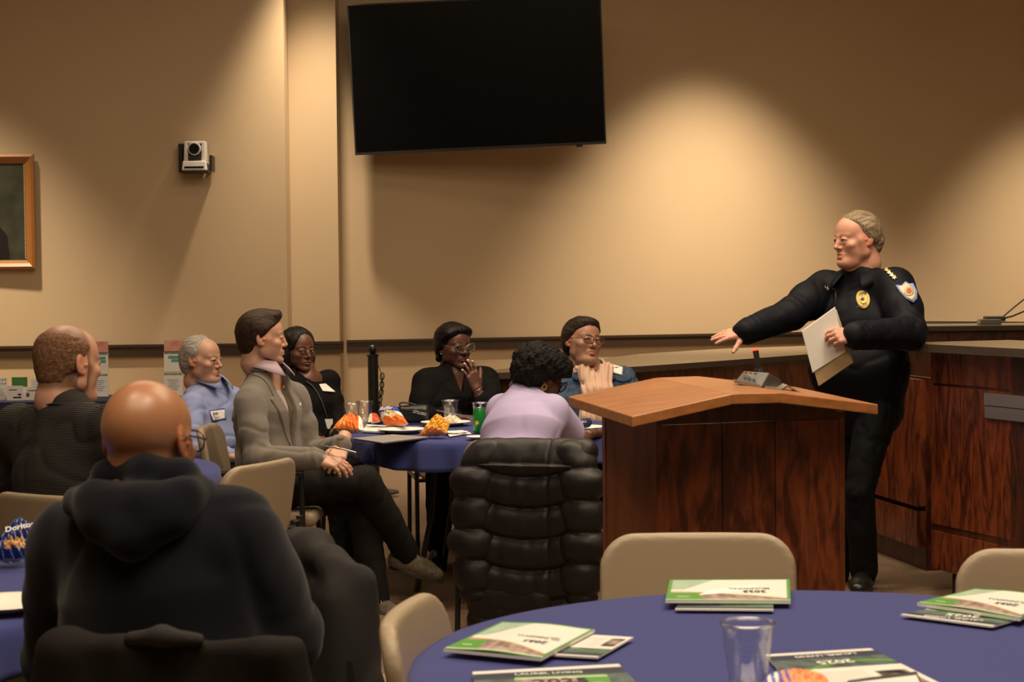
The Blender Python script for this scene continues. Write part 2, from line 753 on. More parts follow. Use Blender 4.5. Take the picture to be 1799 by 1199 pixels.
def railseg(mb, a, b, e0=0, e1=0):
    a, b = Vector((a[0], a[1])), Vector((b[0], b[1]))
    d = (b - a).normalized()
    n = Vector((d.y, -d.x))
    a2, b2 = a - d * e0, b + d * e1
    mb.prism([a2 + n * RD, b2 + n * RD, b2, a2], RB, RT)
    mb.prism([a2 + n * (RD + .008), b2 + n * (RD + .008), b2, a2], RT - .018, RT + .002)


railseg(mb, (xl, yl), (pL.x, 14.0), 0, RD)
o = struct('trim_1', mb, M['rail'])
mb = MB()
railseg(mb, (pL.x + RD, 14.25), (cR.x, 14.25), 0, RD)
struct('trim_2', mb, M['rail'])
mb = MB()
railseg(mb, (cR.x + .03, 14.5 + .008), (xr, tvy(xr)))
struct('trim_3', mb, M['rail'])
mb = MB()
for a, b in (((xl, yl), (pL.x, 14.0)), ((cR.x, 14.5), (xr, tvy(xr)))):
    a, b = Vector(a), Vector(b)
    d = (b - a).normalized()
    n = Vector((d.y, -d.x)) * .015
    mb.prism([a + n, b + n, b, a], 0, .1)
struct('baseboard_back', mb, M['rail'])

# ------------------------------------------------------------------ television
tvc = P(838.5, 131, 14.2)
TVW, TVH = 1.99, 1.176
tv = thing('television', 'large black wall-mounted television, screen off, tilted down over the room', 'television', tvc)
tv.rotation_euler = (Matrix.Rotation(math.radians(-2.0), 3, 'Y') @ Matrix.Rotation(math.radians(5), 3, 'X')).to_euler()
MB().box((0, .03, 0), (TVW, .05, TVH)).build('housing', M['blackp'], tv, bevel=.006)
MB().box((0, .0025, .006), (TVW - .024, .003, TVH - .036)).build('screen', M['screen'], tv)
mb = MB()
mb.box((0, .0, -TVH / 2 + .010), (TVW - .01, .006, .012))
mb.build('bottom_bezel', mat('bezel', (.05, .05, .055), .3, metal=.5), tv)
MB().box((.78, .02, -TVH / 2 - .008), (.05, .02, .016)).build('sensor', M['blackp'], tv)
mb = MB().box((0, .09, 0), (.6, .07, .45)).box((0, .32, 0), (.2, .42, .2))
mb.build('wall_mount', M['black'], tv)

# ------------------------------------------------------------------ camera on the wall
pc = P(341, 275, 13.82)
wy = 14.0 - (pL.x - pc.x) * math.tan(math.radians(2))
cm = thing('conference_camera', 'white pan-tilt camera on a black bracket on the left wall', 'camera', (pc.x, wy, pc.z))
mb = MB().box((-.045, -.01, -.0), (.2, .02, .22)).box((-.115, -.05, .0), (.03, .1, .2)).box((.125, -.08, -.05), (.02, .14, .12))
mb.box((0, -.1, -.118), (.22, .19, .012))
mb.build('bracket', M['black'], cm, bevel=.003)
lo = [(-.092, -.19, -.11), (.1, -.19, -.11), (.1, -.03, -.11), (-.092, -.03, -.11)]
hi = [(-.085, -.18, -.035), (.092, -.18, -.035), (.092, -.03, -.035), (-.085, -.03, -.035)]
MB().hull(lo, hi).build('camera_base', M['white'], cm, bevel=.008)
mb = MB()
for s_ in (-1, 1):
    c0 = .004 + s_ * .067
    mb.hull([(c0 - .018, -.16, -.04), (c0 + .018, -.16, -.04), (c0 + .018, -.05, -.04), (c0 - .018, -.05, -.04)],
            [(c0 - .014, -.15, .118), (c0 + .014, -.15, .118), (c0 + .014, -.06, .118), (c0 - .014, -.06, .118)])
mb.box((.004, -.1, .108), (.14, .1, .02)).box((.004, -.07, .04), (.14, .04, .15))
mb.build('yoke', M['white'], cm, bevel=.008)
mb = MB()
mb.tube([(.004, -.09, .062), (.004, -.175, .058)], .05, 24)
hd_ = mb.build('camera_head', M['white'], cm, smooth=False, bevel=.004)
MB().tube([(.004, -.17, .058), (.004, -.183, .057)], [.041, .039], 24).build('lens', mat('camera_lens', (.01, .012, .012), .08), cm)
MB().box((.004, -.192, -.085), (.15, .006, .014)).build('sensor_window', M['screen'], cm)
MB().box((.004, -.1, -.012), (.1, .11, .04)).build('tilt_housing', M['blackp'], cm)

# ------------------------------------------------------------------ portrait
fr = P(61, 372, 13.88)
FH, FW = .885, .74
ly = 14.0 - (pL.x - fr.x) * math.tan(math.radians(2))
pt = thing('framed_portrait', 'dark oil portrait in a gilt wooden frame hanging on the left wall', 'picture', (fr.x - FW / 2, ly - .03, fr.z))
mb = MB()
w_ = .07
o4 = [(-FW / 2, -FH / 2), (FW / 2, -FH / 2), (FW / 2, FH / 2), (-FW / 2, FH / 2)]
prof = [(0, 0), (0, -.035), (.02, -.05), (.045, -.03), (.07, -.02), (.07, 0)]
for i in range(4):
    a, b = o4[i], o4[(i + 1) % 4]
    cx = [(1, 1), (-1, 1), (-1, -1), (1, -1)]
    va = [(a[0] + cx[i][0] * t, y, a[1] + cx[i][1] * t) for t, y in prof]
    vb = [(b[0] + cx[(i + 1) % 4][0] * t, y, b[1] + cx[(i + 1) % 4][1] * t) for t, y in prof]
    mb.hull(va, vb)
mb.build('frame', M['frame'], pt)
iw, ih = FW / 2 - w_ - .006, FH / 2 - w_ - .006
for sx in (-1, 1):
    mb = MB()
    n_ = 48
    mb.lathe([(.0025, -ih)] + [(.0065 if i % 2 else .003, -ih + 2 * ih * (i + .5) / (2 * n_)) for i in range(2 * n_)] + [(.0025, ih)], 8, (sx * iw, -.022, 0), cap=True)
    mb.build('beading', M['bead'], pt)
canvas = mat('painted_canvas', (.02, .022, .016), .35, var=.8, vscale=3.2, vcol=(.06, .065, .045))
cv = MB().box((0, -.008, 0), (FW - 2 * w_ + .01, .008, FH - 2 * w_ + .01)).build('canvas', canvas, pt)
mb = MB()
fg = [(-.22, -.36), (.17, -.36), (.15, -.18), (.06, -.07), (-.11, -.07), (-.2, -.18)]
mb.hull([(x, -.0125, z) for x, z in fg], [(x, -.0145, z) for x, z in fg])
mb.build('painted_coat', mat('paint_dark', (.012, .01, .012), .4), cv)
mb = MB()
el = [(-.03 + .065 * math.cos(a), .04 + .09 * math.sin(a)) for a in [i * math.pi / 10 for i in range(20)]]
mb.hull([(x, -.0125, z) for x, z in el], [(x, -.0155, z) for x, z in el])
mb.build('painted_face', mat('paint_skin', (.4, .25, .17), .4), cv)

# ------------------------------------------------------------------ dais
DZ = .97
fe = [PZ(x, y, DZ) for x, y in ((858, 656), (1000, 650.5), (1124, 644), (1270, 634), (1417, 623), (1500, 617))]
be = [PZ(x, y, DZ) for x, y in ((858, 651), (1000, 638), (1124, 622), (1270, 613), (1417, 608), (1500, 606))]
cd = thing('dais_counter', 'long low dais counter with dark panelled front along the back wall', 'counter')
mb = MB()
for i in range(len(fe) - 1):
    mb.hull([fe[i], fe[i + 1], be[i + 1], be[i]], [v + Vector((0, 0, -.035)) for v in (fe[i], fe[i + 1], be[i + 1], be[i])])
o = mb.build('countertop', [M['granite'], M['granite_edge']], cd)
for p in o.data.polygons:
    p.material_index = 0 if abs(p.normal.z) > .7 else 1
mb = MB()
for i in range(len(fe) - 1):
    a, b = fe[i] + Vector((0, .08, 0)), fe[i + 1] + Vector((0, .08, 0))
    mb.hull([(a.x, a.y, 0), (b.x, b.y, 0), (b.x, b.y + .04, 0), (a.x, a.y + .04, 0)], [(a.x, a.y, DZ - .036), (b.x, b.y, DZ - .036), (b.x, b.y + .04, DZ - .036), (a.x, a.y + .04, DZ - .036)])
mb.build('front_panel', M['wood'], cd)

# right wing, coming toward the camera
WZ = 1.165
a = PZ(1576, 602.5, WZ)
b = PZ(1799, 613.5, WZ)
u = (b - a)
u.z = 0
u.normalize()
n = Vector((-u.y, u.x, 0))          # away from the camera, to the right
if n.x < 0:
    n = -n
b = a + u * 4.3
wing = thing('dais_desk', 'tall mahogany dais desk with granite top, running toward the camera at right', 'counter')


def slab(mb, p, q, dep, z0, z1):
    mb.hull([(p.x, p.y, z0), (q.x, q.y, z0), ((q + n * dep).x, (q + n * dep).y, z0), ((p + n * dep).x, (p + n * dep).y, z0)],
            [(p.x, p.y, z1), (q.x, q.y, z1), ((q + n * dep).x, (q + n * dep).y, z1), ((p + n * dep).x, (p + n * dep).y, z1)])


mb = MB()
slab(mb, a, b, .62, WZ - .036, WZ)
o = mb.build('countertop', [M['granite'], M['granite_edge']], wing)
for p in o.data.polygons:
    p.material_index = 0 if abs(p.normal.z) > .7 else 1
fa = a + u * .17 + n * .07
mb = MB()
slab(mb, fa + n * .012, b, .5, .13, WZ - .037)
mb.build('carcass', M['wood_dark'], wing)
segs = [0, .235, 1.35, 2.45, 3.5]
for i in range(4):
    s0, s1 = segs[i] + (.004 if i else 0), segs[i + 1] - .004
    for z0, z1 in ((.13, .305), (.337, .972), (.984, WZ - .038)):
        mb = MB()
        slab(mb, fa + u * s0, fa + u * s1, .02, z0, z1)
        mb.build('front_panel', M['wood'], wing, bevel=.002)
mb = MB()
slab(mb, fa + u * .05 + n * .08, b, .35, 0, .13)
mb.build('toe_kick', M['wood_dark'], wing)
# name holder on the desk front
ho = fa + u * .78
hl = thing('name_plate_holder', 'empty brushed metal name plate holder on the desk front', 'name plate holder', (ho.x, ho.y, .84), math.atan2(u.y, u.x))
q0 = None


def hitpanel(px, py):
    d = ray(px, py)
    o_ = Vector((0, 0, CAMZ))
    t = (fa - o_).dot(n) / d.dot(n)
    return o_ + d * t


h0, h1 = hitpanel(1733, 690), hitpanel(1733, 735)
hl.location = (h0.x, h0.y, (h0.z + h1.z) / 2)
hh = h0.z - h1.z
MB().box((.3, -.008, hh * .25), (.6, .012, hh * .48)).build('upper_strip', M['silver'], hl, bevel=.002)
MB().box((.3, -.006, -hh * .25), (.6, .010, hh * .48)).build('lower_strip', M['silver'], hl, bevel=.002)

# stretch of dais front behind the speaker
sb = thing('dais_return', 'recessed mahogany dais front in shadow behind the standing officer', 'counter')
p0 = P(1603, 900, 9.0)
p1 = P(1505, 900, 9.75)
v = (p0 - p1)
v.z = 0
v.normalize()
nn = Vector((-v.y, v.x, 0))
if nn.y < 0:
    nn = -nn


def slab2(mb, p, q, dep, z0, z1):
    mb.hull([(p.x, p.y, z0), (q.x, q.y, z0), ((q + nn * dep).x, (q + nn * dep).y, z0), ((p + nn * dep).x, (p + nn * dep).y, z0)],
            [(p.x, p.y, z1), (q.x, q.y, z1), ((q + nn * dep).x, (q + nn * dep).y, z1), ((p + nn * dep).x, (p + nn * dep).y, z1)])


p0 = p0 + v * .05
for z0, z1 in ((.12, .3), (.325, .96)):
    mb = MB()
    slab2(mb, p1 - v * .3, p0, .1, z0, z1)
    mb.build('front_panel', M['wood'], sb)
mb = MB()
slab2(mb, p1 - v * .3 + nn * .05, p0 + nn * .05, .1, 0, .96)
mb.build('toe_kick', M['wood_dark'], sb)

# inner desks seen beyond
for i, (x0, y0, Y0, x1, y1, Y1, dep, lab) in enumerate([
        (1560, 563, 15.0, 1800, 566.5, 14.2, .5, 'farthest inner dais desk top against the back wall at right'),
        (1560, 574, 12.9, 1860, 571.5, 12.9, .7, 'middle inner dais desk top carrying a microphone')]):
    A, B = P(x0, y0, Y0), P(x1, y1, Y1)
    dk = thing('inner_desk', lab, 'desk', group='inner desks of the dais')
    z_ = (A.z + B.z) / 2
    mb = MB()
    rect = [(A.x, A.y), (B.x, B.y), (B.x + .1, B.y + dep), (A.x + .1, A.y + dep)]
    mb.prism(rect, z_ - .035, z_)
    o = mb.build('desk_top', [M['granite'], M['granite_edge']], dk)
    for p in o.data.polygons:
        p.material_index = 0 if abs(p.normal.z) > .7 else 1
    rect = [(A.x + .03, A.y + .04), (B.x, B.y + .04), (B.x, B.y + dep - .1), (A.x + .1, A.y + dep - .1)]
    MB().prism(rect, 0, z_ - .0355).build('desk_base', M['wood_dark'], dk)
    if i == 0:
        z_far = z_
    else:
        z_mid = z_
for k, (x, y, Y, x2, y2, zz, lab) in enumerate([
        (1747, 561, 14.5, 1812, 516, None, 'gooseneck microphone on the farthest inner desk'),
        (1738, 570, 13.2, 1815, 541, None, 'gooseneck microphone on the middle inner desk')]):
    zz = z_far if k == 0 else z_mid
    Q = P(x, y, Y)
    mcr = thing('desk_microphone', lab, 'microphone', (Q.x, Q.y, zz), group='microphones on the dais')
    MB().box((0, 0, .02), (.16, .1, .04)).build('base', M['blackp'] if k == 0 else mat('grey_plastic', (.16, .15, .13), .4), mcr, bevel=.008)
    T = P(x2, y2, Y) - Vector((Q.x, Q.y, zz))
    MB().tube([(.07, 0, .035), T * .5 + Vector((.01, 0, .0)), T], .006, 8).build('gooseneck', M['black'], mcr)

# ------------------------------------------------------------------ stanchion
sp = P(655, 614, 12.6)
st = thing('stanchion_post', 'black metal barrier post with ball finial and hanging chain', 'post', (sp.x, sp.y, 0))
MB().lathe([(.0, 0), (.17, 0), (.17, .012), (.05, .03), (.04, .05), (.037, .06), (.037, sp.z - .05), (.043, sp.z - .048), (.043, sp.z - .038), (.02, sp.z - .03), (0, sp.z - .03)], 24).build('pole', M['black'], st, smooth=False)
bs = MB()
bs.lathe([(.033 * math.sin(a), sp.z - .001 - .033 * math.cos(a)) for a in [i * math.pi / 10 for i in range(11)]], 20)
bs.build('finial', M['black'], st, smooth=True)
hk = P(665, 643, 12.6) - Vector((sp.x, sp.y, 0))
e1 = P(671.5, 663, 12.6) - Vector((sp.x, sp.y, 0))
MB().tube([hk - Vector((.02, 0, -.02)), hk, e1], .003, 6).build('hook', M['black'], st)
cpts = [P(x, y, 12.6) - Vector((sp.x, sp.y, 0)) for x, y in ((671.5, 662), (670.5, 685), (667.5, 705), (666, 722), (668, 750), (674, 790))]
for i in range(16):
    t = i / 16 * 5
    j = min(int(t), 4)
    c = cpts[j].lerp(cpts[j + 1], t - j)
    d = (cpts[j + 1] - cpts[j]).normalized()
    sd = Vector((0, 1, 0)) if i % 2 else Vector((1, 0, 0))
    sd = (sd - d * sd.dot(d)).normalized()
    pts = [c + d * (.026 * math.cos(q)) + sd * (.013 * math.sin(q)) for q in [w * math.pi / 6 for w in range(12)]]
    MB().tube(pts, .0042, 6, closed=True).build('chain_link', M['black'], st, smooth=True)

# ------------------------------------------------------------------ lectern
pz = lambda p, z: (p[0], p[1], z)
A, R_, L_ = V(.333, 5.0), V(1.095, 5.38), V(.172, 5.55)
R2 = R_ + (L_ - A)
C1, C2 = V(.632, 5.149), V(.780, 5.223)
B1, B2 = V(.448, 5.48 + .14), V(.584, 5.52 + .17)
lc = thing('lectern', 'mahogany lectern with a folded gable-shaped top, panelled front', 'lectern', (.64, 5.5, 0))
OFF = Vector((.64, 5.5, 0))


def rel(p, z):
    return (p[0] - OFF.x, p[1] - OFF.y, z)


zf, zb, cf, cb = 1.085, 1.108, 1.136, 1.160
T_ = .03
mb = MB()
for q in ([(A, zf), (C1, cf), (B1, cb), (L_, zb)], [(C1, cf), (C2, cf - .003), (B2, cb), (B1, cb)], [(C2, cf - .003), (R_, zf), (R2, zb), (B2, cb)]):
    mb.hull([rel(p, z - T_) for p, z in q], [rel(p, z) for p, z in q])
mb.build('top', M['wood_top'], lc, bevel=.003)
FL, FR, BL = V(.423, 5.3), V(1.016, 5.497), V(.275, 5.55)
BR = V(.868, 5.747)


def ztop(p):
    # underside of the folded top at the front plane
    t = (p - FL) @ (FR - FL) / ((FR - FL) @ (FR - FL))
    if t < .42:
        return 1.078 + (t / .42) * .034
    if t < .6:
        return 1.112
    return 1.112 - (t - .6) / .4 * .045


uF = (FR - FL) / np.linalg.norm(FR - FL)
nF = V(uF[1], -uF[0])
wF = np.linalg.norm(FR - FL)
ts = [0, .342, .622, 1.0]
for i in range(3):
    p, q = FL + uF * wF * (ts[i] + .002), FL + uF * wF * (ts[i + 1] - .002)
    mb = MB()
    mb.hull([rel(p, 0.05), rel(q, 0.05), rel(q - nF * .02, 0.05), rel(p - nF * .02, 0.05)],
            [rel(p, 1.035), rel(q, 1.035), rel(q - nF * .02, 1.035), rel(p - nF * .02, 1.035)])
    mb.build('front_panel', M['wood'], lc, bevel=.001)
mb = MB()
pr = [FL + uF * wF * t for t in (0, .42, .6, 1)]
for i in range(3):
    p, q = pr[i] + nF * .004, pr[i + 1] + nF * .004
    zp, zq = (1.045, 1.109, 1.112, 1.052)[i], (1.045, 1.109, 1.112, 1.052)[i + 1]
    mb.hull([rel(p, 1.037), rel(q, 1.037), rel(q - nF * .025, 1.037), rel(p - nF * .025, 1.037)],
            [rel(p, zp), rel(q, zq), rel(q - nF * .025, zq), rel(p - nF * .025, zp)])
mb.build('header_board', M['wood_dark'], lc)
for nm, p, q in (('side_panel', BL, FL), ('side_panel', FR, BR), ('back_panel', BR, BL)):
    d = (q - p) / np.linalg.norm(q - p)
    w2 = V(-d[1], d[0]) * .02
    mb = MB()
    e = d * .001
    mb.hull([rel(p + e, .05), rel(q - e, .05), rel(q - e + w2, .05), rel(p + e + w2, .05)], [rel(p + e, 1.057), rel(q - e, 1.057), rel(q - e + w2, 1.057), rel(p + e + w2, 1.057)])
    mb.build(nm, M['wood_side'], lc)
c_ = (FL + BR) / 2
mb = MB()
mb.hull([rel(c_ + (p - c_) * .93, 0) for p in (FL, FR, BR, BL)], [rel(c_ + (p - c_) * .93, .05) for p in (FL, FR, BR, BL)])
mb.build('plinth', M['wood_dark'], lc)

# lectern microphone: wedge unit with stubby lit mic
mp_ = P(1346, 690, 5.55)
mc = thing('lectern_microphone', 'grey wedge microphone unit with a stubby red-ringed mic on the lectern top', 'microphone', (mp_.x, mp_.y, 0))
Q = lambda x, y, Y: P(x, y, Y) - Vector((mp_.x, mp_.y, 0))
body = mat('mic_body', (.05, .048, .045), .4)
f4 = [Q(1291, 671, 5.42), Q(1338, 681, 5.42), Q(1352, 655.5, 5.52), Q(1306, 652.5, 5.52)]
b4 = [Q(1306, 668, 5.62), Q(1378, 690, 5.62), Q(1372, 668, 5.62), Q(1320, 655, 5.62)]
MB().hull(f4, b4).build('base', body, mc, bevel=.003)
r4 = [Q(1290, 667, 5.415), Q(1336, 677, 5.415), Q(1336, 682.5, 5.415), Q(1290, 673.5, 5.415)]
MB().hull(r4, [p + Vector((0, .02, 0)) for p in r4]).build('front_strip', M['silver'], mc)
w4 = [Q(1336, 677, 5.45), Q(1372, 684, 5.45), Q(1384, 677, 5.5), Q(1410, 691, 5.5), Q(1410, 693.5, 5.5), Q(1384, 680, 5.5), Q(1374, 687, 5.45), Q(1336, 682, 5.45)]
MB().hull(w4, [p + Vector((0, .1, 0)) for p in w4]).build('rear_wing', M['silver'], mc)
MB().tube([Q(1334, 656, 5.56), Q(1332, 648, 5.56)], [.016, .012], 12).build('socket', M['blackp'], mc)
MB().tube([Q(1334, 653, 5.56), Q(1327, 615, 5.56)], [.0075, .0095], 12).build('mic_stem', M['blackp'], mc)
lit = bpy.data.materials.new('red_led')
lit.use_nodes = True
bb = lit.node_tree.nodes['Principled BSDF']
bb.inputs['Base Color'].default_value = (.8, .05, .02, 1)
bb.inputs['Emission Color'].default_value = (1, .12, .05, 1)
bb.inputs['Emission Strength'].default_value = 1.2
MB().tube([Q(1327.2, 616, 5.56), Q(1326.6, 612.5, 5.56)], .0105, 12).build('light_ring', lit, mc)
for xx in (1311, 1318, 1327):
    MB().box(Q(xx, 656 + (xx - 1311) * .12, 5.47) + Vector((0, .0, .002)), (.007, .02, .004)).build('button', mat('red_button', (.35, .02, .02), .4), mc)
# ------------------------------------------------------------------ round tables


def cloth_table(name_lab, cloth_lab, c, R, drop, waves=26, amp=.02, seed=1, grp=True, fall=None):
    t = thing('round_table', name_lab, 'table', (c[0], c[1], 0), group='round tables under blue cloths')
    MB().lathe([(0, .715), (R - .008, .715), (R - .004, .73), (R - .008, .745), (0, .745)], 64).build('tabletop', M['tan'], t)
    for a in (0.6, 2.2, 3.75, 5.3):
        ca, sa = math.cos(a), math.sin(a)
        MB().tube([(ca * R * .45, sa * R * .45, .715), (ca * R * .5, sa * R * .5, .35), (ca * R * .62, sa * R * .62, .0)], .014, 8).build('leg', M['black'], t)
    r = np.random.RandomState(seed)
    ph = r.rand(4) * 6.28
    rad = [0, R * .3, R * .6, R * .85, R * .97, R * 1.003, R * 1.015] + [R * 1.018 + .02 * k / 6 for k in range(1, 7)]
    zz = [.752] * 4 + [.752, .747, .737] + [.737 - (drop - .02) * k / 6 for k in range(1, 7)]
    mb_ = MB()
    n = 240
    for k in range(n):
        a = 2 * math.pi * k / n
        wv = math.sin(waves * a + ph[0] + 1.2 * math.sin(3 * a + ph[1])) * .6 + .4 * math.sin(waves * 1.7 * a + ph[2])
        hem = .018 * math.sin(4 * a + ph[3])
        for i, (q, z) in enumerate(zip(rad, zz)):
            g = max(0, (i - 6) / 6)
            rr = q + amp * g * wv
            # shallow creases on top
            dz = 0
            mb_.v.append((rr * math.cos(a), rr * math.sin(a), z + dz - (hem * g if i > 6 else 0)))
    m_ = len(rad)
    for k in range(n):
        l = (k + 1) % n
        for i in range(m_ - 1):
            mb_.f.append((k * m_ + i, l * m_ + i, l * m_ + i + 1, k * m_ + i + 1))
    cl = mb_.build('tablecloth', M['blue'], None, smooth=True)
    cl.location = (c[0], c[1], 0)
    cl.modifiers.new('s', 'SOLIDIFY').thickness = .002
    tag(cl, cloth_lab, 'tablecloth', 'blue tablecloths')
    return t


MAIN, NEAR, LEFT, MID = (-.10, 8.76), (.5738, 3.345), (-1.70, 4.23), (-1.93, 7.0)
cloth_table('round table in the middle where four people in dark and blue clothes sit', 'blue cloth on the middle table, covered with chips, cups and plates', MAIN, .72, .125, seed=3)
cloth_table('empty round table nearest the camera at lower right', 'smooth blue cloth on the nearest table, carrying brochures', NEAR, .765, .14, seed=4, amp=.012)
cloth_table('round table at the left edge with a plate and a blue chips bag', 'blue cloth at the left edge under a plate and chips bag', LEFT, .765, .12, seed=5)
cloth_table('round table mostly hidden behind the two men at left', 'blue cloth glimpsed between the bald head and the tan chair', MID, .765, .24, seed=6)

# narrow display table with dark cloth by the left wall
pa, pb = PZ(-140, 706, .757), PZ(332, 702, .757)
it = thing('display_table', 'long table under a dark navy cloth by the left wall, holding leaflets', 'table', ((pa.x + pb.x) / 2, 11.5, 0))
wd = pb.x - pa.x
MB().box((0, 0, .735), (wd - .02, .68, .03)).build('tabletop', M['tan'], it)
for sx in (-1, 1):
    for sy in (-1, 1):
        MB().tube([(sx * (wd / 2 - .12), sy * .26, 0), (sx * (wd / 2 - .12), sy * .26, .72)], .015, 8).build('leg', M['black'], it)
mb = MB()


def skirt(u_, v_):
    per = 2 * (wd + .7)
    s_ = u_ * per
    if s_ < wd:
        x, y = -wd / 2 + s_, -.35
        nx, ny = 0, -1
    elif s_ < wd + .7:
        x, y = wd / 2, -.35 + (s_ - wd)
        nx, ny = 1, 0
    elif s_ < 2 * wd + .7:
        x, y = wd / 2 - (s_ - wd - .7), .35
        nx, ny = 0, 1
    else:
        x, y = -wd / 2, .35 - (s_ - 2 * wd - .7)
        nx, ny = -1, 0
    w = .012 * v_ * math.sin(s_ * 24) + .01 * v_
    return (x + nx * w, y + ny * w, .757 - v_ * .72)


mb.sheet(skirt, 300, 6)
mb.box((0, 0, .755), (wd, .7, .004))
cl = mb.build('tablecloth', M['navy'], None)
cl.location = it.location
tag(cl, 'dark navy cloth on the display table by the left wall', 'tablecloth')

# ------------------------------------------------------------------ chairs


def chair_back_mesh():
    s = Sdf(.008)

    def f(x, y, z):
        hw = .238 - .02 * np.clip((.62 - z) / .12, 0, 1)
        qx = np.abs(x) - (hw - .085)
        qz = np.abs(z - .675) - (.168 - .085)
        q = np.sqrt(np.maximum(qx, 0) ** 2 + np.maximum(qz, 0) ** 2) + np.minimum(np.maximum(qx, qz), 0) - .085
        yc = -.225 - .16 * (z - .5) + .55 * x * x
        dy = np.abs(y - yc)
        return np.sqrt(np.maximum(q + .014, 0) ** 2 + np.maximum(dy - .004, 0) ** 2) + np.minimum(np.maximum(q + .014, dy - .004), 0) - .014
    s.ops.append(('u', .001, f, V(-.25, -.32, .49), V(.25, -.17, .86)))
    return mesh_from('backrest', *s.mesh())


def chair_seat_mesh():
    s = Sdf(.009)
    s.box((0, .01, .445), (.235, .235, .03), .028)
    s.fn(lambda x, y, z: -.03 * (x * x + y * y), 'disp')
    return mesh_from('seat', *s.mesh())


CB, CS = chair_back_mesh(), chair_seat_mesh()
CB.materials.append(M['tan'])
CS.materials.append(M['tan'])


def make_chair(arms=True):
    r = empty('stacking_chair')
    for nm, me in (('backrest', CB), ('seat', CS)):
        o_ = bpy.data.objects.new(nm, me)
        COL.objects.link(o_)
        o_.parent = r
    for sx in (-1, 1):
        x = sx * .262
        MB().tube([(x, .2, 0), (x, .195, .3), (x, .19, .645), (x, .17, .66)] if arms else [(x, .2, 0), (x, .195, .42)], .012, 8).build('front_leg', M['black'], r)
        MB().tube([(x, -.27, 0), (x, -.24, .4), (x, -.25, .62)], .012, 8).build('rear_leg', M['black'], r)
        if arms:
            MB().tube([(x, .2, .655), (x, .0, .665), (x, -.25, .65)], [.014, .018, .014], 8).build('armrest', M['blackp'], r)
        MB().tube([(x, .195, .42), (x, -.245, .42)], .010, 8).build('side_rail', M['black'], r)
        MB().tube([(sx * .262, -.25, .6), (sx * .21, -.25, .6)], .010, 6).build('back_bracket', M['black'], r)
    MB().tube([(-.262, .15, .41), (.262, .15, .41)], .010, 8).build('cross_rail', M['black'], r)
    MB().tube([(-.262, -.15, .41), (.262, -.15, .41)], .010, 8).build('cross_rail', M['black'], r)
    return r


chair0 = {True: make_chair(), False: make_chair(False)}
chair_used = {True: False, False: False}


def place_chair(loc, face, lab, arms=True):
    """face = direction the sitter looks"""
    o_ = copy_tree(chair0[arms]) if chair_used[arms] else chair0[arms]
    chair_used[arms] = True
    o_.location = (loc[0], loc[1], 0)
    o_.rotation_euler = (0, 0, math.atan2(face[1], face[0]) - math.pi / 2)
    tag(o_, lab, 'chair', 'tan stacking chairs with black arms' if arms else 'tan stacking chairs without arms')
    return o_


def chair_at_back(px, py, Y, face, lab):
    """put the top of the backrest at a pixel"""
    q = P(px, py, Y)
    fv = Vector((face[0], face[1], 0)).normalized()
    return place_chair((q.x + fv.x * .28, q.y + fv.y * .28), fv, lab, False)


chair_at_back(1224, 958, 4.40, (-.05, -1), 'empty tan chair in front of the lectern, back to it')
chair_at_back(1868, 978, 4.06, (-.25, -1), 'empty tan chair cut off at the right edge behind the nearest table')
CH = {}
CH['near_left'] = chair_at_back(700, 1063, 3.42, (.975, -.15), 'empty tan chair seen side-on at the left of the nearest table')
CH['mid'] = chair_at_back(470, 820, 6.3, (-.914, .406), 'empty tan chair showing its bare back behind the man in grey suit')

# ------------------------------------------------------------------ text helper


def text_mesh(name, txt, size, mt, parent=None, extrude=.0005, align='CENTER', bold=0.0):
    cu = bpy.data.curves.new(name, 'FONT')
    cu.body = txt
    cu.size = size
    cu.align_x = align
    cu.align_y = 'CENTER'
    cu.extrude = extrude
    cu.offset = bold
    cu.resolution_u = 2
    t_ = bpy.data.objects.new(name, cu)
    COL.objects.link(t_)
    dg = bpy.context.evaluated_depsgraph_get()
    me = bpy.data.meshes.new_from_object(t_.evaluated_get(dg))
    me.name = name
    bpy.data.objects.remove(t_)
    bpy.data.curves.remove(cu)
    me.materials.clear()
    o_ = link(name, me, mt, parent)
    return o_


def flat(mb_, pts, z0, z1):
    mb_.prism(pts, z0, z1)
    return mb_
# ------------------------------------------------------------------ people: clay tools


def nrm(v):
    v = np.asarray(v, dtype=float)
    return v / np.linalg.norm(v)


def frame(fwd, up=(0, 0, 1)):
    """columns right, forward, up"""
    f = nrm(fwd)
    r = nrm(np.cross(f, up))
    u = np.cross(r, f)
    return np.stack([r, f, u], 1)


def skin_mat(name, rough=.45):
    m_ = mat(name, (.5, .3, .2), rough, attr=True, bump=.06, bscale=500)
    b = m_.node_tree.nodes['Principled BSDF']
    b.inputs['Subsurface Weight'].default_value = .12
    b.inputs['Subsurface Radius'].default_value = (.012, .005, .003)
    b.inputs['Subsurface Scale'].default_value = 1.0
    return m_


M['skin'] = skin_mat('skin')
M['skin_dark'] = skin_mat('dark_skin', .38)
M['skin_shiny'] = skin_mat('shaved_skin', .33)


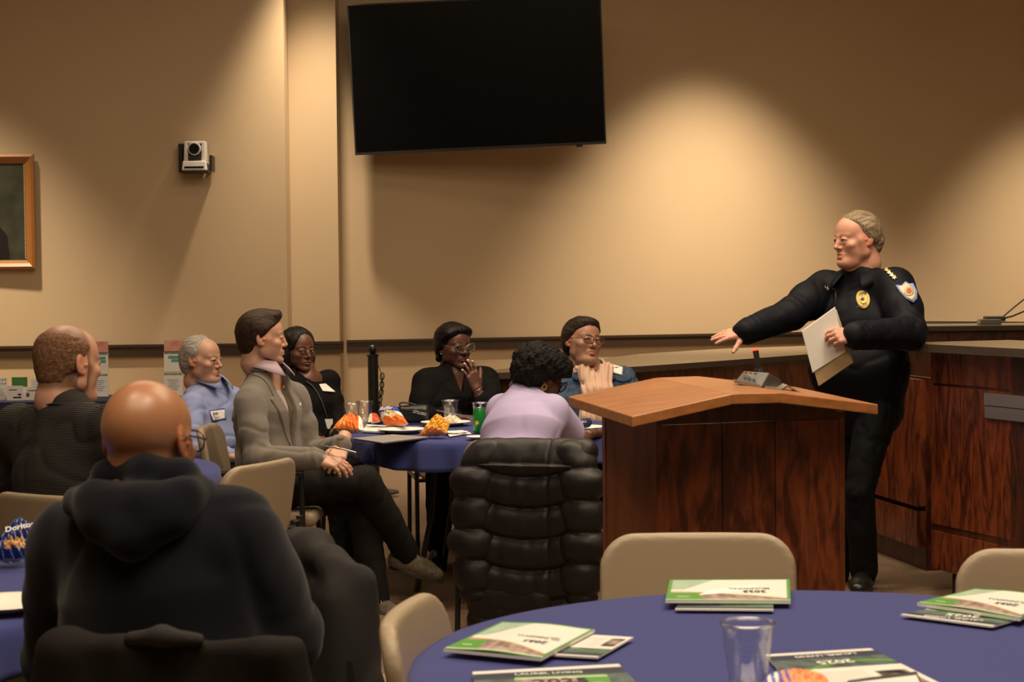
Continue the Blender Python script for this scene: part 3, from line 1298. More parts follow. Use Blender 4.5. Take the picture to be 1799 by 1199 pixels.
def sculpt_head(neck_to=(0, -.05, -.2), h=.0026, wide=1.0, nose=1.0, jaw=1.0, fat=0.0, mouth_open=0.0, neck_r=.056, brow=1.0, lips=1.0, eyes=True, old=0.0):
    s = Sdf(h)
    s.ell((0, -.018, .032), (.076 * wide, .097, .087))
    s.ell((0, .034, .034), (.064 * wide, .056, .066), .02)
    s.ell((0, .034, -.03), (.055 * wide + fat * .3, .052, .064), .02)
    for q in (-1, 1):
        s.cap((q * .052 * wide * jaw, -.002, -.060), (q * .017, .070, -.094), .014 + fat * .5, .014 + fat * .3, .026)
        s.cap((q * .060 * wide, .016, -.005), (q * .053 * wide, .002, -.055), .017 + fat * .4, .016 + fat * .6, .025)
        s.ell((q * .043 * wide, .060, -.022), (.022 + fat * .3, .020, .018), .022)
        s.ell((q * .040 * wide, .046, -.050), (.017 + fat * .3, .02, .024), .02)
        s.cap((q * .010, .0835, .020), (q * .044, .069, .022), .0075 * brow, .006, .014)
    s.ell((0, .080, -.096), (.017 * jaw + fat * .2, .014, .015), .022)
    if fat:
        s.ell((0, .035, -.1), (.05, .045, .02 + fat), .03)
    s.chain([(0, -.034, -.045), (0, -.036 + neck_to[1] * .3, -.11), neck_to], [neck_r * .93, neck_r * .97, neck_r * 1.06], .012)
    s.ell((0, .077, -.062), (.027, .017, .022), .014)
    for q in (-1, 1):
        s.sph((q * .0325, .105, .000), .0155, .020, 's')
    for q in (-1, 1):
        s.sph((q * .0315, .0758, .000), .0142, .012)
        if eyes:
            s.ell((q * .0318, .093, -.0002), (.0138, .010, .0052), .0015, 's')
        # upper lid fold and eye bag
        s.chain([(q * .020, .086, .0075), (q * .031, .088, .0095), (q * .043, .082, .006)], [.002, .0024, .002], .006)
        if old:
            s.cap((q * .022, .084, -.013), (q * .042, .08, -.012), .004, .003, .006)
            s.chain([(q * .019, .097, -.036), (q * .030, .087, -.055), (q * .033, .08, -.07)], [.0016, .002, .001], .006, 's')
    s.chain([(0, .0845, .016), (0, .0925, -.006), (0, .1015 + .003 * (nose - 1) * 8, -.027)], [.0075, .0082, .0105 * nose], .012)
    for q in (-1, 1):
        s.sph((q * .0118 * nose, .0915, -.0325), .0072 * nose, .007)
        s.sph((q * .0058, .0985, -.0395), .0028, .003, 's')
    for q in (-1, 1):
        s.chain([(q * .0235, .0815, -.0615), (q * .010, .0925, -.0565), (0, .0942, -.0578)], [.0026, .0046 * lips, .0046 * lips], .004)
        s.chain([(q * .020, .0815, -.0635 - mouth_open * .5), (q * .009, .0915, -.0680 - mouth_open), (0, .0927, -.0690 - mouth_open)], [.0026, .0056 * lips, .006 * lips], .004)
    s.chain([(-.0235, .088, -.0620 - mouth_open * .4), (-.01, .0985, -.0622 - mouth_open * .5), (.01, .0985, -.0622 - mouth_open * .5), (.0235, .088, -.0620 - mouth_open * .4)],
            [.0010, .0015 + mouth_open * .5, .0015 + mouth_open * .5, .0010], .0025, 's')
    s.chain([(-.012, .091, -.081 - mouth_open), (.012, .091, -.081 - mouth_open)], [.0025, .0025], .008, 's')
    for q in (-1, 1):
        ex = q * .0775 * wide
        A = frame((q * .30, -.95, 0), (0, -.22, 1))
        s.ell((ex, -.016, .0), (.0065, .0175, .0305), .008, M=A)
        s.ell((ex + q * .009, -.012, .006), (.0065, .009, .0165), .003, 's', M=A)
        s.sph((ex - q * .002, -.005, -.0255), .007, .006)
        s.sph((ex + q * .003, .003, -.002), .0045, .004)
    v, f = s.mesh()
    return v, f


def eyeball_parts(h=.0016):
    out = []
    for q in (-1, 1):
        s = Sdf(.0018)
        s.sph((q * .0315, .0762, .0000), .0128, .001)
        v, f = s.mesh()
        out.append((q, v, f))
    return out


EYES = eyeball_parts()


def head_colors(v, skin, hair, brows=True, stubble=0.0, fuzz=None, lip=(1.0, .62, .6), blush=.12, look=(0, 0), bald_tone=None):
    skin, hair = np.array(skin), np.array(hair)
    c = np.tile(skin, (len(v), 1))
    x, y, z = v[:, 0], v[:, 1], v[:, 2]

    def mixin(w, col):
        nonlocal c
        w = np.clip(w, 0, 1)[:, None]
        c = c * (1 - w) + np.array(col) * w
    n_ = noise3(x * 60, y * 60, z * 60, 5, 2)
    mixin(.10 * n_.clip(0, 1), skin * .75)
    ck = np.exp(-(((np.abs(x) - .045) / .022) ** 2 + ((z + .02) / .022) ** 2)) * (y > .02)
    mixin(blush * ck * 1.4, skin * np.array([1.05, .72, .68]))
    mixin(blush * 1.2 * np.exp(-((x / .016) ** 2 + ((z + .03) / .015) ** 2)) * (y > .09), skin * np.array([1.05, .7, .66]))
    ear = (np.abs(x) > .074) & (y < .02) & (y > -.05) & (np.abs(z) < .04)
    mixin(ear * .45, skin * np.array([1.05, .68, .6]))
    lp = ((np.abs(x) / .024) ** 2 + ((z + .0615) / .0105) ** 2) < 1
    mixin((lp & (y > .08)) * .75, skin * np.array(lip))
    sock = np.exp(-(((np.abs(x) - .032) / .02) ** 2 + ((z - .0) / .012) ** 2)) * (y > .06)
    mixin(sock * .22, skin * .6)
    er = np.sqrt(((np.abs(x) - .0318) / .0142) ** 2 + ((z + .0002) / .0056) ** 2)
    mixin(((er < 1.32) & (z > -.0015) & (y > .06)) * .75, np.minimum(hair, .03))
    mixin(((er < 1.2) & (z <= -.0015) & (y > .06)) * .35, skin * .4)
    if stubble:
        sb = (z < -.04) & (y > -.01) & ~(lp & (y > .08))
        mixin(sb * stubble * np.clip((-.04 - z) / .015, 0, 1), hair * .6 + skin * .25)
    if brows:
        bz = .0215 + .004 * np.sin((np.abs(x) - .012) / .038 * 2.4)
        th_ = .0042 * np.clip((.056 - np.abs(x)) / .025, .35, 1)
        bw = np.exp(-(np.maximum(np.abs(z - bz) - th_ * .5, 0) / (th_ * .45)) ** 2) * np.clip((np.abs(x) - .009) / .004, 0, 1) * np.clip((.054 - np.abs(x)) / .006, 0, 1) * (y > .04)
        mixin(bw * .7, hair)
    if fuzz is not None:
        mixin(fuzz(x, y, z, n_), hair)
    if bald_tone is not None:
        mixin(bald_tone[0](x, y, z, n_), bald_tone[1])
    return c


def eye_colors(q, v, look=(0, 0), iris=(.05, .03, .02)):
    c = np.tile(np.array([.62, .58, .53]), (len(v), 1))
    cx, cz = q * .0315 + look[0] * .007, .0000 + look[1] * .005
    d = np.hypot(v[:, 0] - cx, v[:, 2] - cz)
    fr_ = v[:, 1] > .0762
    c[(d < .0062) & fr_] = iris
    c[(d < .0028) & fr_] = (.005, .005, .005)
    return c


def sculpt_hand(side, curls, spread=1.0, thumb=(.5, .2), fore=.07, h=.0024, fr=.024):
    """side +1 right, -1 left; +Y to the fingertips, +Z the back of the hand"""
    q = -side
    s = Sdf(h)
    L = [.070, .078, .072, .056]
    s.cap((0, -fore, 0), (0, .005, 0), fr * 1.05, fr * .82, .01, flat=((1, 0, 0), 1.22))
    tips = []
    for i in range(4):
        bx = q * (.029 - .0192 * i)
        by = .089 - .0045 * abs(i - 1) - (.006 if i == 3 else 0)
        base = V(bx, by, .0)
        s.cap((q * (.014 - .010 * i), .008, 0), base, .0135, .0118, .013)
        sp = q * (.10 - .075 * i) * spread
        d = nrm(V(math.sin(sp), math.cos(sp), 0))
        up = V(0, 0, 1)
        pts, rs = [base], [.0098]
        a = 0
        p = base.copy()
        cu = curls[i]
        for j, fr_ in enumerate((.47, .30, .23)):
            a += cu[j]
            dd = d * math.cos(a) - up * math.sin(a)
            p = p + dd * L[i] * fr_
            pts.append(p.copy())
            rs.append((.0086, .0078, .0066)[j] * (.9 if i == 3 else 1))
        s.chain(pts, rs, .0035)
        tips.append((pts[-1], nrm(pts[-1] - pts[-2])))
    s.ell((q * .022, .035, -.009), (.019, .032, .014), .012)
    s.ell((-q * .022, .04, -.006), (.014, .03, .012), .012)
    t0 = V(q * .022, .018, -.006)
    ta, tc = thumb
    d1 = nrm(V(q * math.sin(ta), math.cos(ta), -.35))
    t1 = t0 + d1 * .046
    d2 = nrm(d1 + V(-q * tc, .25 * 0, -.3 * tc))
    t2 = t1 + d2 * .033
    d3 = nrm(d2 + V(-q * tc, 0, -.2 * tc))
    t3 = t2 + d3 * .025
    s.chain([t0, t1, t2, t3], [.0145, .0118, .0102, .0082], .008)
    v, f = s.mesh()
    return v, f, tips


def hand_colors(v, skin, tips=None, nail=None):
    c = np.tile(np.array(skin, dtype=float), (len(v), 1))
    if nail is not None:
        for p, d in tips:
            dist = np.linalg.norm(v - (p + V(0, 0, .004) + d * .002), axis=1)
            c[(dist < .0078)] = nail
    return c


def place(v, origin, A, scale=1.0):
    return (v * scale) @ np.asarray(A).T + np.asarray(origin)


# joints -------------------------------------------------------------
class Person:
    def __init__(s, label, J, skin, skin_mt='skin', group=None, nbu=.08, nback=.0, hs=1.0):
        s.J = {k: V(*v) for k, v in J.items()}
        s.hs = hs
        j = s.J
        s.origin = V((j['hL'][0] + j['hR'][0]) / 2, (j['hL'][1] + j['hR'][1]) / 2, 0)
        s.root = thing('person', label, 'person', tuple(s.origin), group=group)
        s.skin = skin
        s.skin_mt = M[skin_mt]
        s.parts = []
        s.side = nrm(j['sR'] - j['sL'])
        s.pel = (j['hL'] + j['hR']) / 2
        s.nb = (j['sL'] + j['sR']) / 2 + V(0, 0, nbu)
        f0 = np.cross(nrm(s.nb - s.pel), s.side)
        s.nb = s.nb - f0 * nback
        s.up = nrm(s.nb - s.pel)
        s.side = nrm(s.side - s.up * (s.side @ s.up) * .7)
        s.front = np.cross(s.up, s.side)
        s.HA = frame(j['fwd'], j.get('hup', V(0, 0, 1)))

    # local coordinates helpers
    def T(s, a, b, c):
        """torso coords: a to the person's right, b forward, c up from the pelvis (0..1 to the neck base)"""
        return s.pel + s.side * a + s.front * b + (s.nb - s.pel) * c

    def head(s, hair, eye_look=(0, 0), col_kw=None, **kw):
        j = s.J
        nl = (s.nb - j['head']) @ s.HA / s.hs
        nl = V(nl[0] * 1.0, min(nl[1], -.01), min(nl[2], -.12) - .02)
        v, f = sculpt_head(neck_to=tuple(nl), **kw)
        c = head_colors(v, s.skin, hair, **(col_kw or {}))
        s.parts.append((place(v, j['head'], s.HA, s.hs), f, c))
        for q, ev, ef in EYES:
            s.parts.append((place(ev, j['head'], s.HA, s.hs), ef, eye_colors(q, ev, eye_look)))
        return s

    def hand(s, which, direction, dorsal, curls, spread=1.0, thumb=(.5, .2), nail=None, fore=.07, scale=1.0, fr=.024):
        side = 1 if which == 'R' else -1
        v, f, tips = sculpt_hand(side, curls, spread, thumb, fore, fr=fr)
        c = hand_colors(v, s.skin, tips, nail)
        A = frame(direction, dorsal)
        s.parts.append((place(v, s.J['w' + which], A, scale), f, c))
        return s

    def core(s, r=1.0):
        j = s.J
        c = Sdf(.014)
        c.cap(s.pel, s.T(0, 0, .55), .085 * r, .085 * r, .03, flat=(s.side, 1.3))
        c.cap(s.T(0, 0, .55), s.T(0, 0, .9), .085 * r, .055, .03, flat=(s.side, 1.4))
        c.cap(s.T(0, 0, .9), s.nb + s.up * .03, .05, .045, .03)
        for q in 'LR':
            c.chain([j['s' + q], j['e' + q], j['w' + q]], [.038, .032, .022], .02)
            c.chain([j['h' + q], j['k' + q], j['a' + q]], [.06, .045, .03], .03)
            c.cap(s.nb - s.up * .03, j['s' + q], .04, .035, .03)
        v, f = c.mesh()
        s.parts.append((v, f, np.array(s.skin, dtype=float)))
        return s

    def finish(s):
        v, f, c = join_parts(s.parts)
        me = mesh_from('body', v - s.origin, f)
        set_cols(me, c)
        s.body = link('body', me, s.skin_mt, s.root)
        return s

    def garment(s, name, sd, mt, label=None, cols=None, parent=None, **kw):
        v, f = sd.mesh(**kw)
        me = mesh_from(name, v - s.origin, f)
        if cols is not None:
            set_cols(me, cols(v))
        o = link(name, me, mt, parent or s.root)
        if label:
            o['label'] = label
        return o

    def local(s, name, mb_or_me, mt, A=None, org=None, scale=1.0, parent=None, **kw):
        """object built in a local frame (head by default), kept as its own transform"""
        A = s.HA if A is None else A
        org = s.J['head'] if org is None else org
        if isinstance(mb_or_me, MB):
            o = mb_or_me.build(name, mt, None, **kw)
        else:
            o = link(name, mb_or_me, mt, None)
        m4 = Matrix([[*(A[i] * scale), org[i] - s.origin[i]] for i in range(3)] + [[0, 0, 0, 1]])
        o.parent = s.root
        o.matrix_local = m4
        return o

    def torso_sdf(s, h=.0075, t=0.0, belly=0.0, hem=-.06, chest=1.0, wid=1.0, sho=.052, fold=.004, fs=45, seed=1, sleeves=(1, 1), sl_r=(.054, .046, .036), neck=.0, fold2=.0, sl_end=(.98, .98), k=.045):
        j = s.J
        c = Sdf(h)
        w = 1.32 * wid
        c.cap(s.pel + s.up * hem, s.T(0, .005 + belly * .3, .28), .122 * chest + t, .118 * chest + t + belly * .5, k, flat=(s.side, w))
        c.cap(s.T(0, .005 + belly * .3, .28), s.T(0, .0, .62), .118 * chest + t + belly * .5, .118 * chest + t, k, flat=(s.side, w * 1.02))
        c.cap(s.T(0, 0, .62), s.T(0, -.01, .78), .118 * chest + t, .082 * chest + t, k, flat=(s.side, w * 1.15))
        for q in 'LR':
            sj = j['s' + q]
            c.cap(s.T(0, -.012, .90), sj + (s.T(0, 0, .84) - sj) * .12, .050 + t, sho + t, .045)
            c.cap(s.T(0, -.01, .68), sj - s.up * .04, .085 + t, .050 + t, .04)
            c.cap(s.nb - s.up * .015, sj * .55 + s.T(0, -.012, .86) * .45, .046 + t, .044 + t, .035)
        c.cap(s.T(0, -.01, .80), s.nb - s.up * .005, .07 + t, .050 + t + neck, .03)
        for q, on, en in (('L', sleeves[0], sl_end[0]), ('R', sleeves[1], sl_end[1])):
            if not on:
                continue
            S_, E_, W_ = j['s' + q], j['e' + q], j['w' + q]
            if on == 1:
                W2 = E_ + (W_ - E_) * en
                c.chain([S_, (S_ + E_) / 2, E_], [sl_r[0] + t, sl_r[0] * .97 + t, sl_r[1] + t], .03)
                c.cap(E_, W2, sl_r[1] + t, sl_r[2] + t, .02)
            else:
                c.chain([S_, S_ + (E_ - S_) * on], [sl_r[0] + t, sl_r[0] + t + .008], .03)
        if fold:
            def fd(x, y, z, fs=fs, seed=seed):
                n_ = noise3(x * fs * .55, y * fs * .55, z * fs * .5, seed, 2)
                n2 = noise3(x * fs * .8, y * fs * .8, z * fs * .35, seed + 50, 1)
                return fold * (np.exp(-(n_ / .22) ** 2) - .25 + .25 * n2)
            c.fn(fd, 'disp')
        for q in 'LR':
            if fold2 and sleeves[0 if q == 'L' else 1] == 1:
                E_, S_, W_ = j['e' + q], j['s' + q], j['w' + q]
                for p0_, dirv, rad, fr_ in ((E_, nrm(W_ - S_), .10, 120), (W_, nrm(W_ - E_), .08, 130)):
                    def ef(x, y, z, p0_=p0_, dirv=dirv, rad=rad, fr_=fr_):
                        dx, dy, dz = x - p0_[0], y - p0_[1], z - p0_[2]
                        r2 = (dx * dx + dy * dy + dz * dz) / rad ** 2
                        ph = (dx * dirv[0] + dy * dirv[1] + dz * dirv[2]) * fr_ + 1.5 * np.sin(dx * 40 + dz * 30)
                        return fold2 * np.exp(-r2) * np.sin(ph)
                    c.ops.append(('disp', 0, ef, p0_ - .12, p0_ + .12))
        return c

    def trousers_sdf(s, h=.009, t=0.0, fold=.005, seed=2, hem=True, rs=(.092, .068, .056), top=.06):
        j = s.J
        c = Sdf(h)
        c.cap(s.pel - s.up * .0, s.pel + s.up * top, .115 + t, .112 + t, .05, flat=(s.side, 1.3))
        for q in 'LR':
            Hq, K, A_ = j['h' + q], j['k' + q], j['a' + q]
            c.cap(Hq, K, rs[0] + t, rs[1] + t, .03)
            c.chain([K, K + (A_ - K) * .5, K + (A_ - K) * 1.0], [rs[1] + t, rs[1] * .93 + t, rs[2] + t], .012)

        def fd(x, y, z, fs=38):
            n_ = noise3(x * fs * .6, y * fs * .6, z * fs * .35, seed, 2)
            return fold * (np.exp(-(n_ / .2) ** 2) - .25)
        c.fn(fd, 'disp')
        return c

    def shoe(s, which, toe, mt, sole_mt, up=(0, 0, 1), laces=None, L=.285, label=None, scale=1.0):
        """toe: direction of the foot"""
        j = s.J
        A = frame(toe, up)
        org = j['a' + which] - A[:, 2] * .085 * scale
        c = Sdf(.004)
        c.ell((0, -.035, .05), (.036, .045, .045), .03)
        c.cap((0, -.03, .04), (0, .10, .038), .036, .038, .03, flat=((1, 0, 0), 1.12))
        c.cap((0, .10, .036), (0, .155, .030), .038, .028, .03, flat=((1, 0, 0), 1.25))
        c.cap((0, .0, .075), (0, .06, .058), .030, .028, .03)
        c.cap((0, -.03, .06), (0, -.03, .1), .036, .036, .02)
        c.sph((0, -.03, .125), .032, .01, 's')
        c.box((0, .05, -.04), (.1, .3, .052), .001, .004, 's')
        v, f = c.mesh()
        up_ = s.local('shoe', mesh_from('shoe', v, f), mt, A, org, scale)
        if label:
            up_['label'] = label
        mb_ = MB()
        out = []
        for i in range(28):
            a = 2 * math.pi * i / 28
            y = .058 + .128 * math.sin(a)
            w_ = .037 + .008 * math.sin((y - .0) * 14)
            out.append((w_ * 1.08 * math.cos(a), y))
        mb_.hull([(x, y, 0) for x, y in out], [(x * 1.0, y, .022) for x, y in out])
        so = mb_.build('sole', sole_mt, None, bevel=.004)
        so.parent = up_
        if laces is not None:
            mb_ = MB()
            for i in range(5):
                y = .025 + i * .017
                z = .098 - i * .008
                mb_.tube([(-.026, y, z - .012), (0, y + .004, z + .003), (.026, y, z - .012)], .0028, 6)
            for q in (-1, 1):
                mb_.tube([(0, .02, .103), (q * .02, .018, .118), (q * .038, .03, .095)], .0022, 6)
                mb_.tube([(0, .02, .103), (q * .018, .045, .098), (q * .03, .07, .07)], .0022, 6)
            lo_ = mb_.build('laces', laces, None)
            lo_.parent = up_
        return up_


def hair_mesh(t=.012, yf=None, zb=-.07, wide=1.0, extra=None, noise=.003, nf=90, h=.0028, seed=3, cut=None, top=0.0, back=0.0, taper=.022):
    s = Sdf(h)
    s.ell((0, -.018 - back / 2, .032), (.076 * wide + t, .097 + t + back / 2, .087 + t + top))
    s.ell((0, .03, .03), (.063 * wide + t * .8, .059 + t * .6, .066 + t), .02)
    s.ell((0, -.05, -.03), (.058 * wide + t * .5, .05 + t, .06), .03)
    if extra:
        extra(s)
    zz = [-.2, -.03, -.02, .0, .03, .05, .07, .09, .13]
    yy = yf or [-.045, -.04, .008, .012, .03, .052, .072, .085, .085]

    def g(x, y, z):
        a = (y - np.interp(z, zz, yy)) * .8
        b = (zb - z)
        r = np.maximum(a, b)
        if cut:
            r = np.maximum(r, cut(x, y, z))
        return r
    s.fn(lambda x, y, z: (t + .004) * np.clip(1 + g(x, y, z) / taper, 0, 1) ** 1.5, 'disp')
    s.fn(g, 'i')
    if noise:
        s.fn(lambda x, y, z: noise * noise3(x * nf * 1.6, y * nf * .4, z * nf * .8, seed, 3), 'disp')
    return mesh_from('hair', *s.mesh())


def hair_mat(name, col, col2=None, scale=(260, 24, 60), rough=.5, strength=.5):
    m_ = bpy.data.materials.new(name)
    m_.use_nodes = True
    N, L = nodes_of(m_)
    b = N['Principled BSDF']
    b.inputs['Roughness'].default_value = rough
    b.inputs['Specular IOR Level'].default_value = .22
    tc = N.new('ShaderNodeTexCoord')
    mp = N.new('ShaderNodeMapping')
    mp.inputs['Scale'].default_value = scale
    n_ = N.new('ShaderNodeTexNoise')
    n_.inputs['Scale'].default_value = 1
    n_.inputs['Detail'].default_value = 5
    cr = N.new('ShaderNodeValToRGB')
    cr.color_ramp.elements[0].position = .35
    cr.color_ramp.elements[1].position = .68
    cr.color_ramp.elements[0].color = (*col, 1)
    cr.color_ramp.elements[1].color = (*(col2 or tuple(c * 2.2 + .004 for c in col)), 1)
    bp = N.new('ShaderNodeBump')
    bp.inputs['Strength'].default_value = strength
    bp.inputs['Distance'].default_value = .006
    L.new(tc.outputs['Object'], mp.inputs[0])
    L.new(mp.outputs[0], n_.inputs['Vector'])
    L.new(n_.outputs[0], cr.inputs[0])
    L.new(cr.outputs[0], b.inputs['Base Color'])
    L.new(n_.outputs[0], bp.inputs['Height'])
    L.new(bp.outputs[0], b.inputs['Normal'])
    return m_


def glasses(p, fm, w=.026, hgt=.018, thick=.0016, cat=0.0, parent=None, yy=.106, temple_r=.0016, zc=-.002):
    """spectacles in the head frame"""
    mb_ = MB()
    lens_pts = {}
    for q in (-1, 1):
        pts = []
        for i in range(24):
            a = 2 * math.pi * i / 24
            e = .8
            ca, sa = math.cos(a), math.sin(a)
            x = q * .034 + w * abs(ca) ** e * (1 if ca > 0 else -1)
            z = zc + hgt * abs(sa) ** e * (1 if sa > 0 else -1) + cat * q * (x - q * .034)
            y = yy - .25 * (abs(x) - .02) ** 1 * .35
            pts.append((x, y, z))
        lens_pts[q] = pts
        mb_.tube(pts, thick, 6, closed=True)
        mb_.tube([(q * (.034 + w), yy - .012, zc + .006), (q * .078, .085, zc + .006), (q * .084, .0, .014), (q * .083, -.03, .004)], temple_r, 6)
    mb_.tube([(-.009, yy, zc + .003), (0, yy + .003, zc + .005), (.009, yy, zc + .003)], thick, 6)
    g = p.local('glasses', mb_, fm, scale=p.hs, smooth=True)
    for q in (-1, 1):
        m2 = MB().hull(lens_pts[q], [(x, y + .0012, z) for x, y, z in lens_pts[q]])
        lo_ = m2.build('lens', M['lens'], None)
        lo_.parent = g
    return g


def on_surface(target, origin, direction):
    """ray onto an object's mesh, world space"""
    bpy.context.view_layer.update()
    key = target.name
    if key not in on_surface.cache:
        dg = bpy.context.evaluated_depsgraph_get()
        mw = target.matrix_world
        me = target.data
        vs = [mw @ v.co for v in me.vertices]
        on_surface.cache[key] = BVHTree.FromPolygons(vs, [tuple(p.vertices) for p in me.polygons])
    return on_surface.cache[key].ray_cast(Vector(origin), Vector(direction))


on_surface.cache = {}


def px_hit(target, px, py):
    loc, nor, i, d = on_surface(target, (0, 0, CAMZ), ray(px, py).normalized())
    return loc, nor


def patch(name, target, root, poly, mt, lift=.002, thick=.0015, grid=None):
    """a thin badge or tag lying on cloth, its outline picked in the photo; the outline is filled and follows the cloth"""
    pts = []
    cx = sum(p[0] for p in poly) / len(poly)
    cy = sum(p[1] for p in poly) / len(poly)
    lc_, nr = px_hit(target, cx, cy)
    if lc_ is None:
        return None, None, None
    vs, fs = [], []
    rings = 4
    n_ = len(poly)

    def hit(x, y):
        l2, n2 = px_hit(target, x, y)
        if l2 is None or (l2 - lc_).length > .06:
            d = ray(x, y)
            t = (lc_ - Vector((0, 0, CAMZ))).dot(nr) / d.dot(nr)
            return Vector((0, 0, CAMZ)) + d * t
        return l2
    vs.append(hit(cx, cy) + nr * lift)
    for r_ in range(1, rings + 1):
        for p in poly:
            q = hit(cx + (p[0] - cx) * r_ / rings, cy + (p[1] - cy) * r_ / rings)
            vs.append(q + nr * lift)
    for i in range(n_):
        fs.append((0, 1 + i, 1 + (i + 1) % n_))
        for r_ in range(rings - 1):
            a0 = 1 + r_ * n_
            fs.append((a0 + i, a0 + n_ + i, a0 + n_ + (i + 1) % n_, a0 + (i + 1) % n_))
    mb_ = MB().add(vs, fs)
    o = mb_.build(name, mt, None, smooth=True)
    md = o.modifiers.new('solid', 'SOLIDIFY')
    md.thickness = thick
    md.offset = 0
    if root is not None:
        bpy.context.view_layer.update()
        o.parent = root
        o.matrix_parent_inverse = root.matrix_world.inverted()
    return o, lc_, nr


def text_on(name, txt, size, mt, root, loc, nor, right=None, lift=.0035, bold=0.0):
    o = text_mesh(name, txt, size, mt, None, .0004, bold=bold)
    nor = Vector(nor).normalized()
    r_ = Vector(right) if right is not None else Vector((0, 0, 1)).cross(nor)
    r_ = (r_ - nor * r_.dot(nor)).normalized()
    u_ = nor.cross(r_)
    m4 = Matrix((r_, u_, nor)).transposed().to_4x4()
    m4.translation = Vector(loc) + nor * lift
    o.matrix_world = m4
    if root is not None:
        bpy.context.view_layer.update()
        o.parent = root
        o.matrix_parent_inverse = root.matrix_world.inverted()
    return o


def tube_on(p, name, pts, r, mt, n=8, closed=False, parent=None):
    mb_ = MB().tube([Vector(q) - Vector(p.origin) for q in pts], r, n, closed=closed)
    return mb_.build(name, mt, parent or p.root, smooth=True)


RELAX = [(.35, .4, .25)] * 4
# ------------------------------------------------------------------ shared cloth materials
C_ = {}
C_['suit'] = stripes(mat('grey_suit_wool', (.215, .188, .165), .85, sheen=.2), 260, 'DIAGONAL', .8, .2)
C_['vest'] = mat('olive_vest', (.11, .095, .05), .8)
C_['pinkshirt'] = stripes(mat('lilac_check_shirt', (.52, .40, .47), .7), 60, 'X', .82, .0)
C_['charcoal'] = mat('charcoal_trousers', (.014, .012, .011), .85)
C_['blueshirt'] = mat('light_blue_shirt', (.27, .32, .56), .75, bump=.06, bscale=300)
C_['black'] = mat('black_knit', (.0045, .004, .004), .85, bump=.1, bscale=300)
C_['lilac'] = mat('lilac_tshirt', (.46, .40, .64), .8, bump=.05, bscale=200)
C_['denim'] = mat('denim', (.065, .105, .175), .85, bump=.2, bscale=700, var=.35, vscale=26)
C_['cream'] = mat('peach_scarf', (.68, .46, .34), .85, bump=.15, bscale=400)
C_['uniform'] = mat('navy_uniform', (.0045, .0052, .0095), .6, bump=.08, bscale=500)
C_['uniform_tr'] = mat('black_uniform_trousers', (.004, .004, .0055), .75)
C_['sweater'] = stripes(mat('ribbed_dark_sweater', (.055, .050, .048), .9), 55, 'Z', .4, .6, .6)
C_['hoodie'] = mat('navy_hoodie_fleece', (.0035, .0038, .0085), .95, bump=.15, bscale=500, sheen=.12)
C_['coat'] = mat('charcoal_coat', (.032, .030, .030), .9, bump=.1, bscale=300)
C_['puffer'] = mat('black_nylon', (.010, .008, .0085), .5, spec=.35, bump=.14, bscale=28)
C_['shoe'] = mat('olive_grey_sneaker', (.17, .14, .10), .8, var=.4, vscale=60)
C_['sole'] = mat('dark_sole', (.07, .06, .05), .8)
C_['blackshoe'] = mat('black_leather', (.008, .008, .008), .35)
C_['tanshoe'] = mat('tan_canvas_shoe', (.42, .33, .22), .8)
C_['whitesole'] = mat('pale_rubber', (.6, .55, .47), .6)
C_['lace'] = mat('pale_laces', (.3, .32, .34), .8)
C_['btn'] = mat('metal_button', (.5, .5, .5), .3, metal=.6)


for m_ in C_.values():
    if m_.name not in ('black_nylon', 'black_leather', 'metal_button'):
        m_.node_tree.nodes['Principled BSDF'].inputs['Specular IOR Level'].default_value = .15


def tc(p, x, y, z):
    dx, dy, dz = x - p.pel[0], y - p.pel[1], z - p.pel[2]
    L = np.linalg.norm(p.nb - p.pel)
    return (dx * p.side[0] + dy * p.side[1] + dz * p.side[2], dx * p.front[0] + dy * p.front[1] + dz * p.front[2],
            (dx * p.up[0] + dy * p.up[1] + dz * p.up[2]) / L)


def collar(p, name, mt, r=.062, h=.028, flap=.04, gap=.35, point=.03, tilt=0.0, lift=.0, thick=.003, fwd=.012, n=36, drop=.03, stand_r=None):
    """folded collar round the neck, open at the front"""
    mb_ = MB()
    c0 = p.nb + p.up * lift + p.front * fwd
    rows = []
    for i in range(n + 1):
        th = gap + (2 * math.pi - 2 * gap) * i / n
        fr = max(0, math.cos(th))
        d = p.side * math.sin(th) + p.front * math.cos(th)
        fl = flap + point * fr ** 2
        hh = h - drop * (.5 + .5 * math.cos(th))
        rr = stand_r or r
        rows.append([c0 + d * (rr - .004) + p.up * (hh - .03), c0 + d * rr + p.up * hh, c0 + d * (r + .010) + p.up * (hh - .002),
                     c0 + d * (r + .012 + fl * .45) + p.up * (hh - fl * .5), c0 + d * (r + .014 + fl * .75) + p.up * (hh - fl * .92)])
    k = 5
    for row in rows:
        for q in row:
            mb_.v.append(tuple(q - p.origin))
    for i in range(n):
        for j in range(k - 1):
            mb_.f.append((i * k + j, (i + 1) * k + j, (i + 1) * k + j + 1, i * k + j + 1))
    o = mb_.build(name, mt, p.root, smooth=True)
    md = o.modifiers.new('solid', 'SOLIDIFY')
    md.thickness = thick
    md.offset = 0
    return o


def stand_hands(p, lap=True):
    for q in 'LR':
        j = p.J
        d = nrm(nrm(j['w' + q] - j['e' + q]) + V(0, 0, -.1))
        p.hand(q, d, (0, 0, 1) if abs(d[2]) < .8 else tuple(p.front), RELAX)


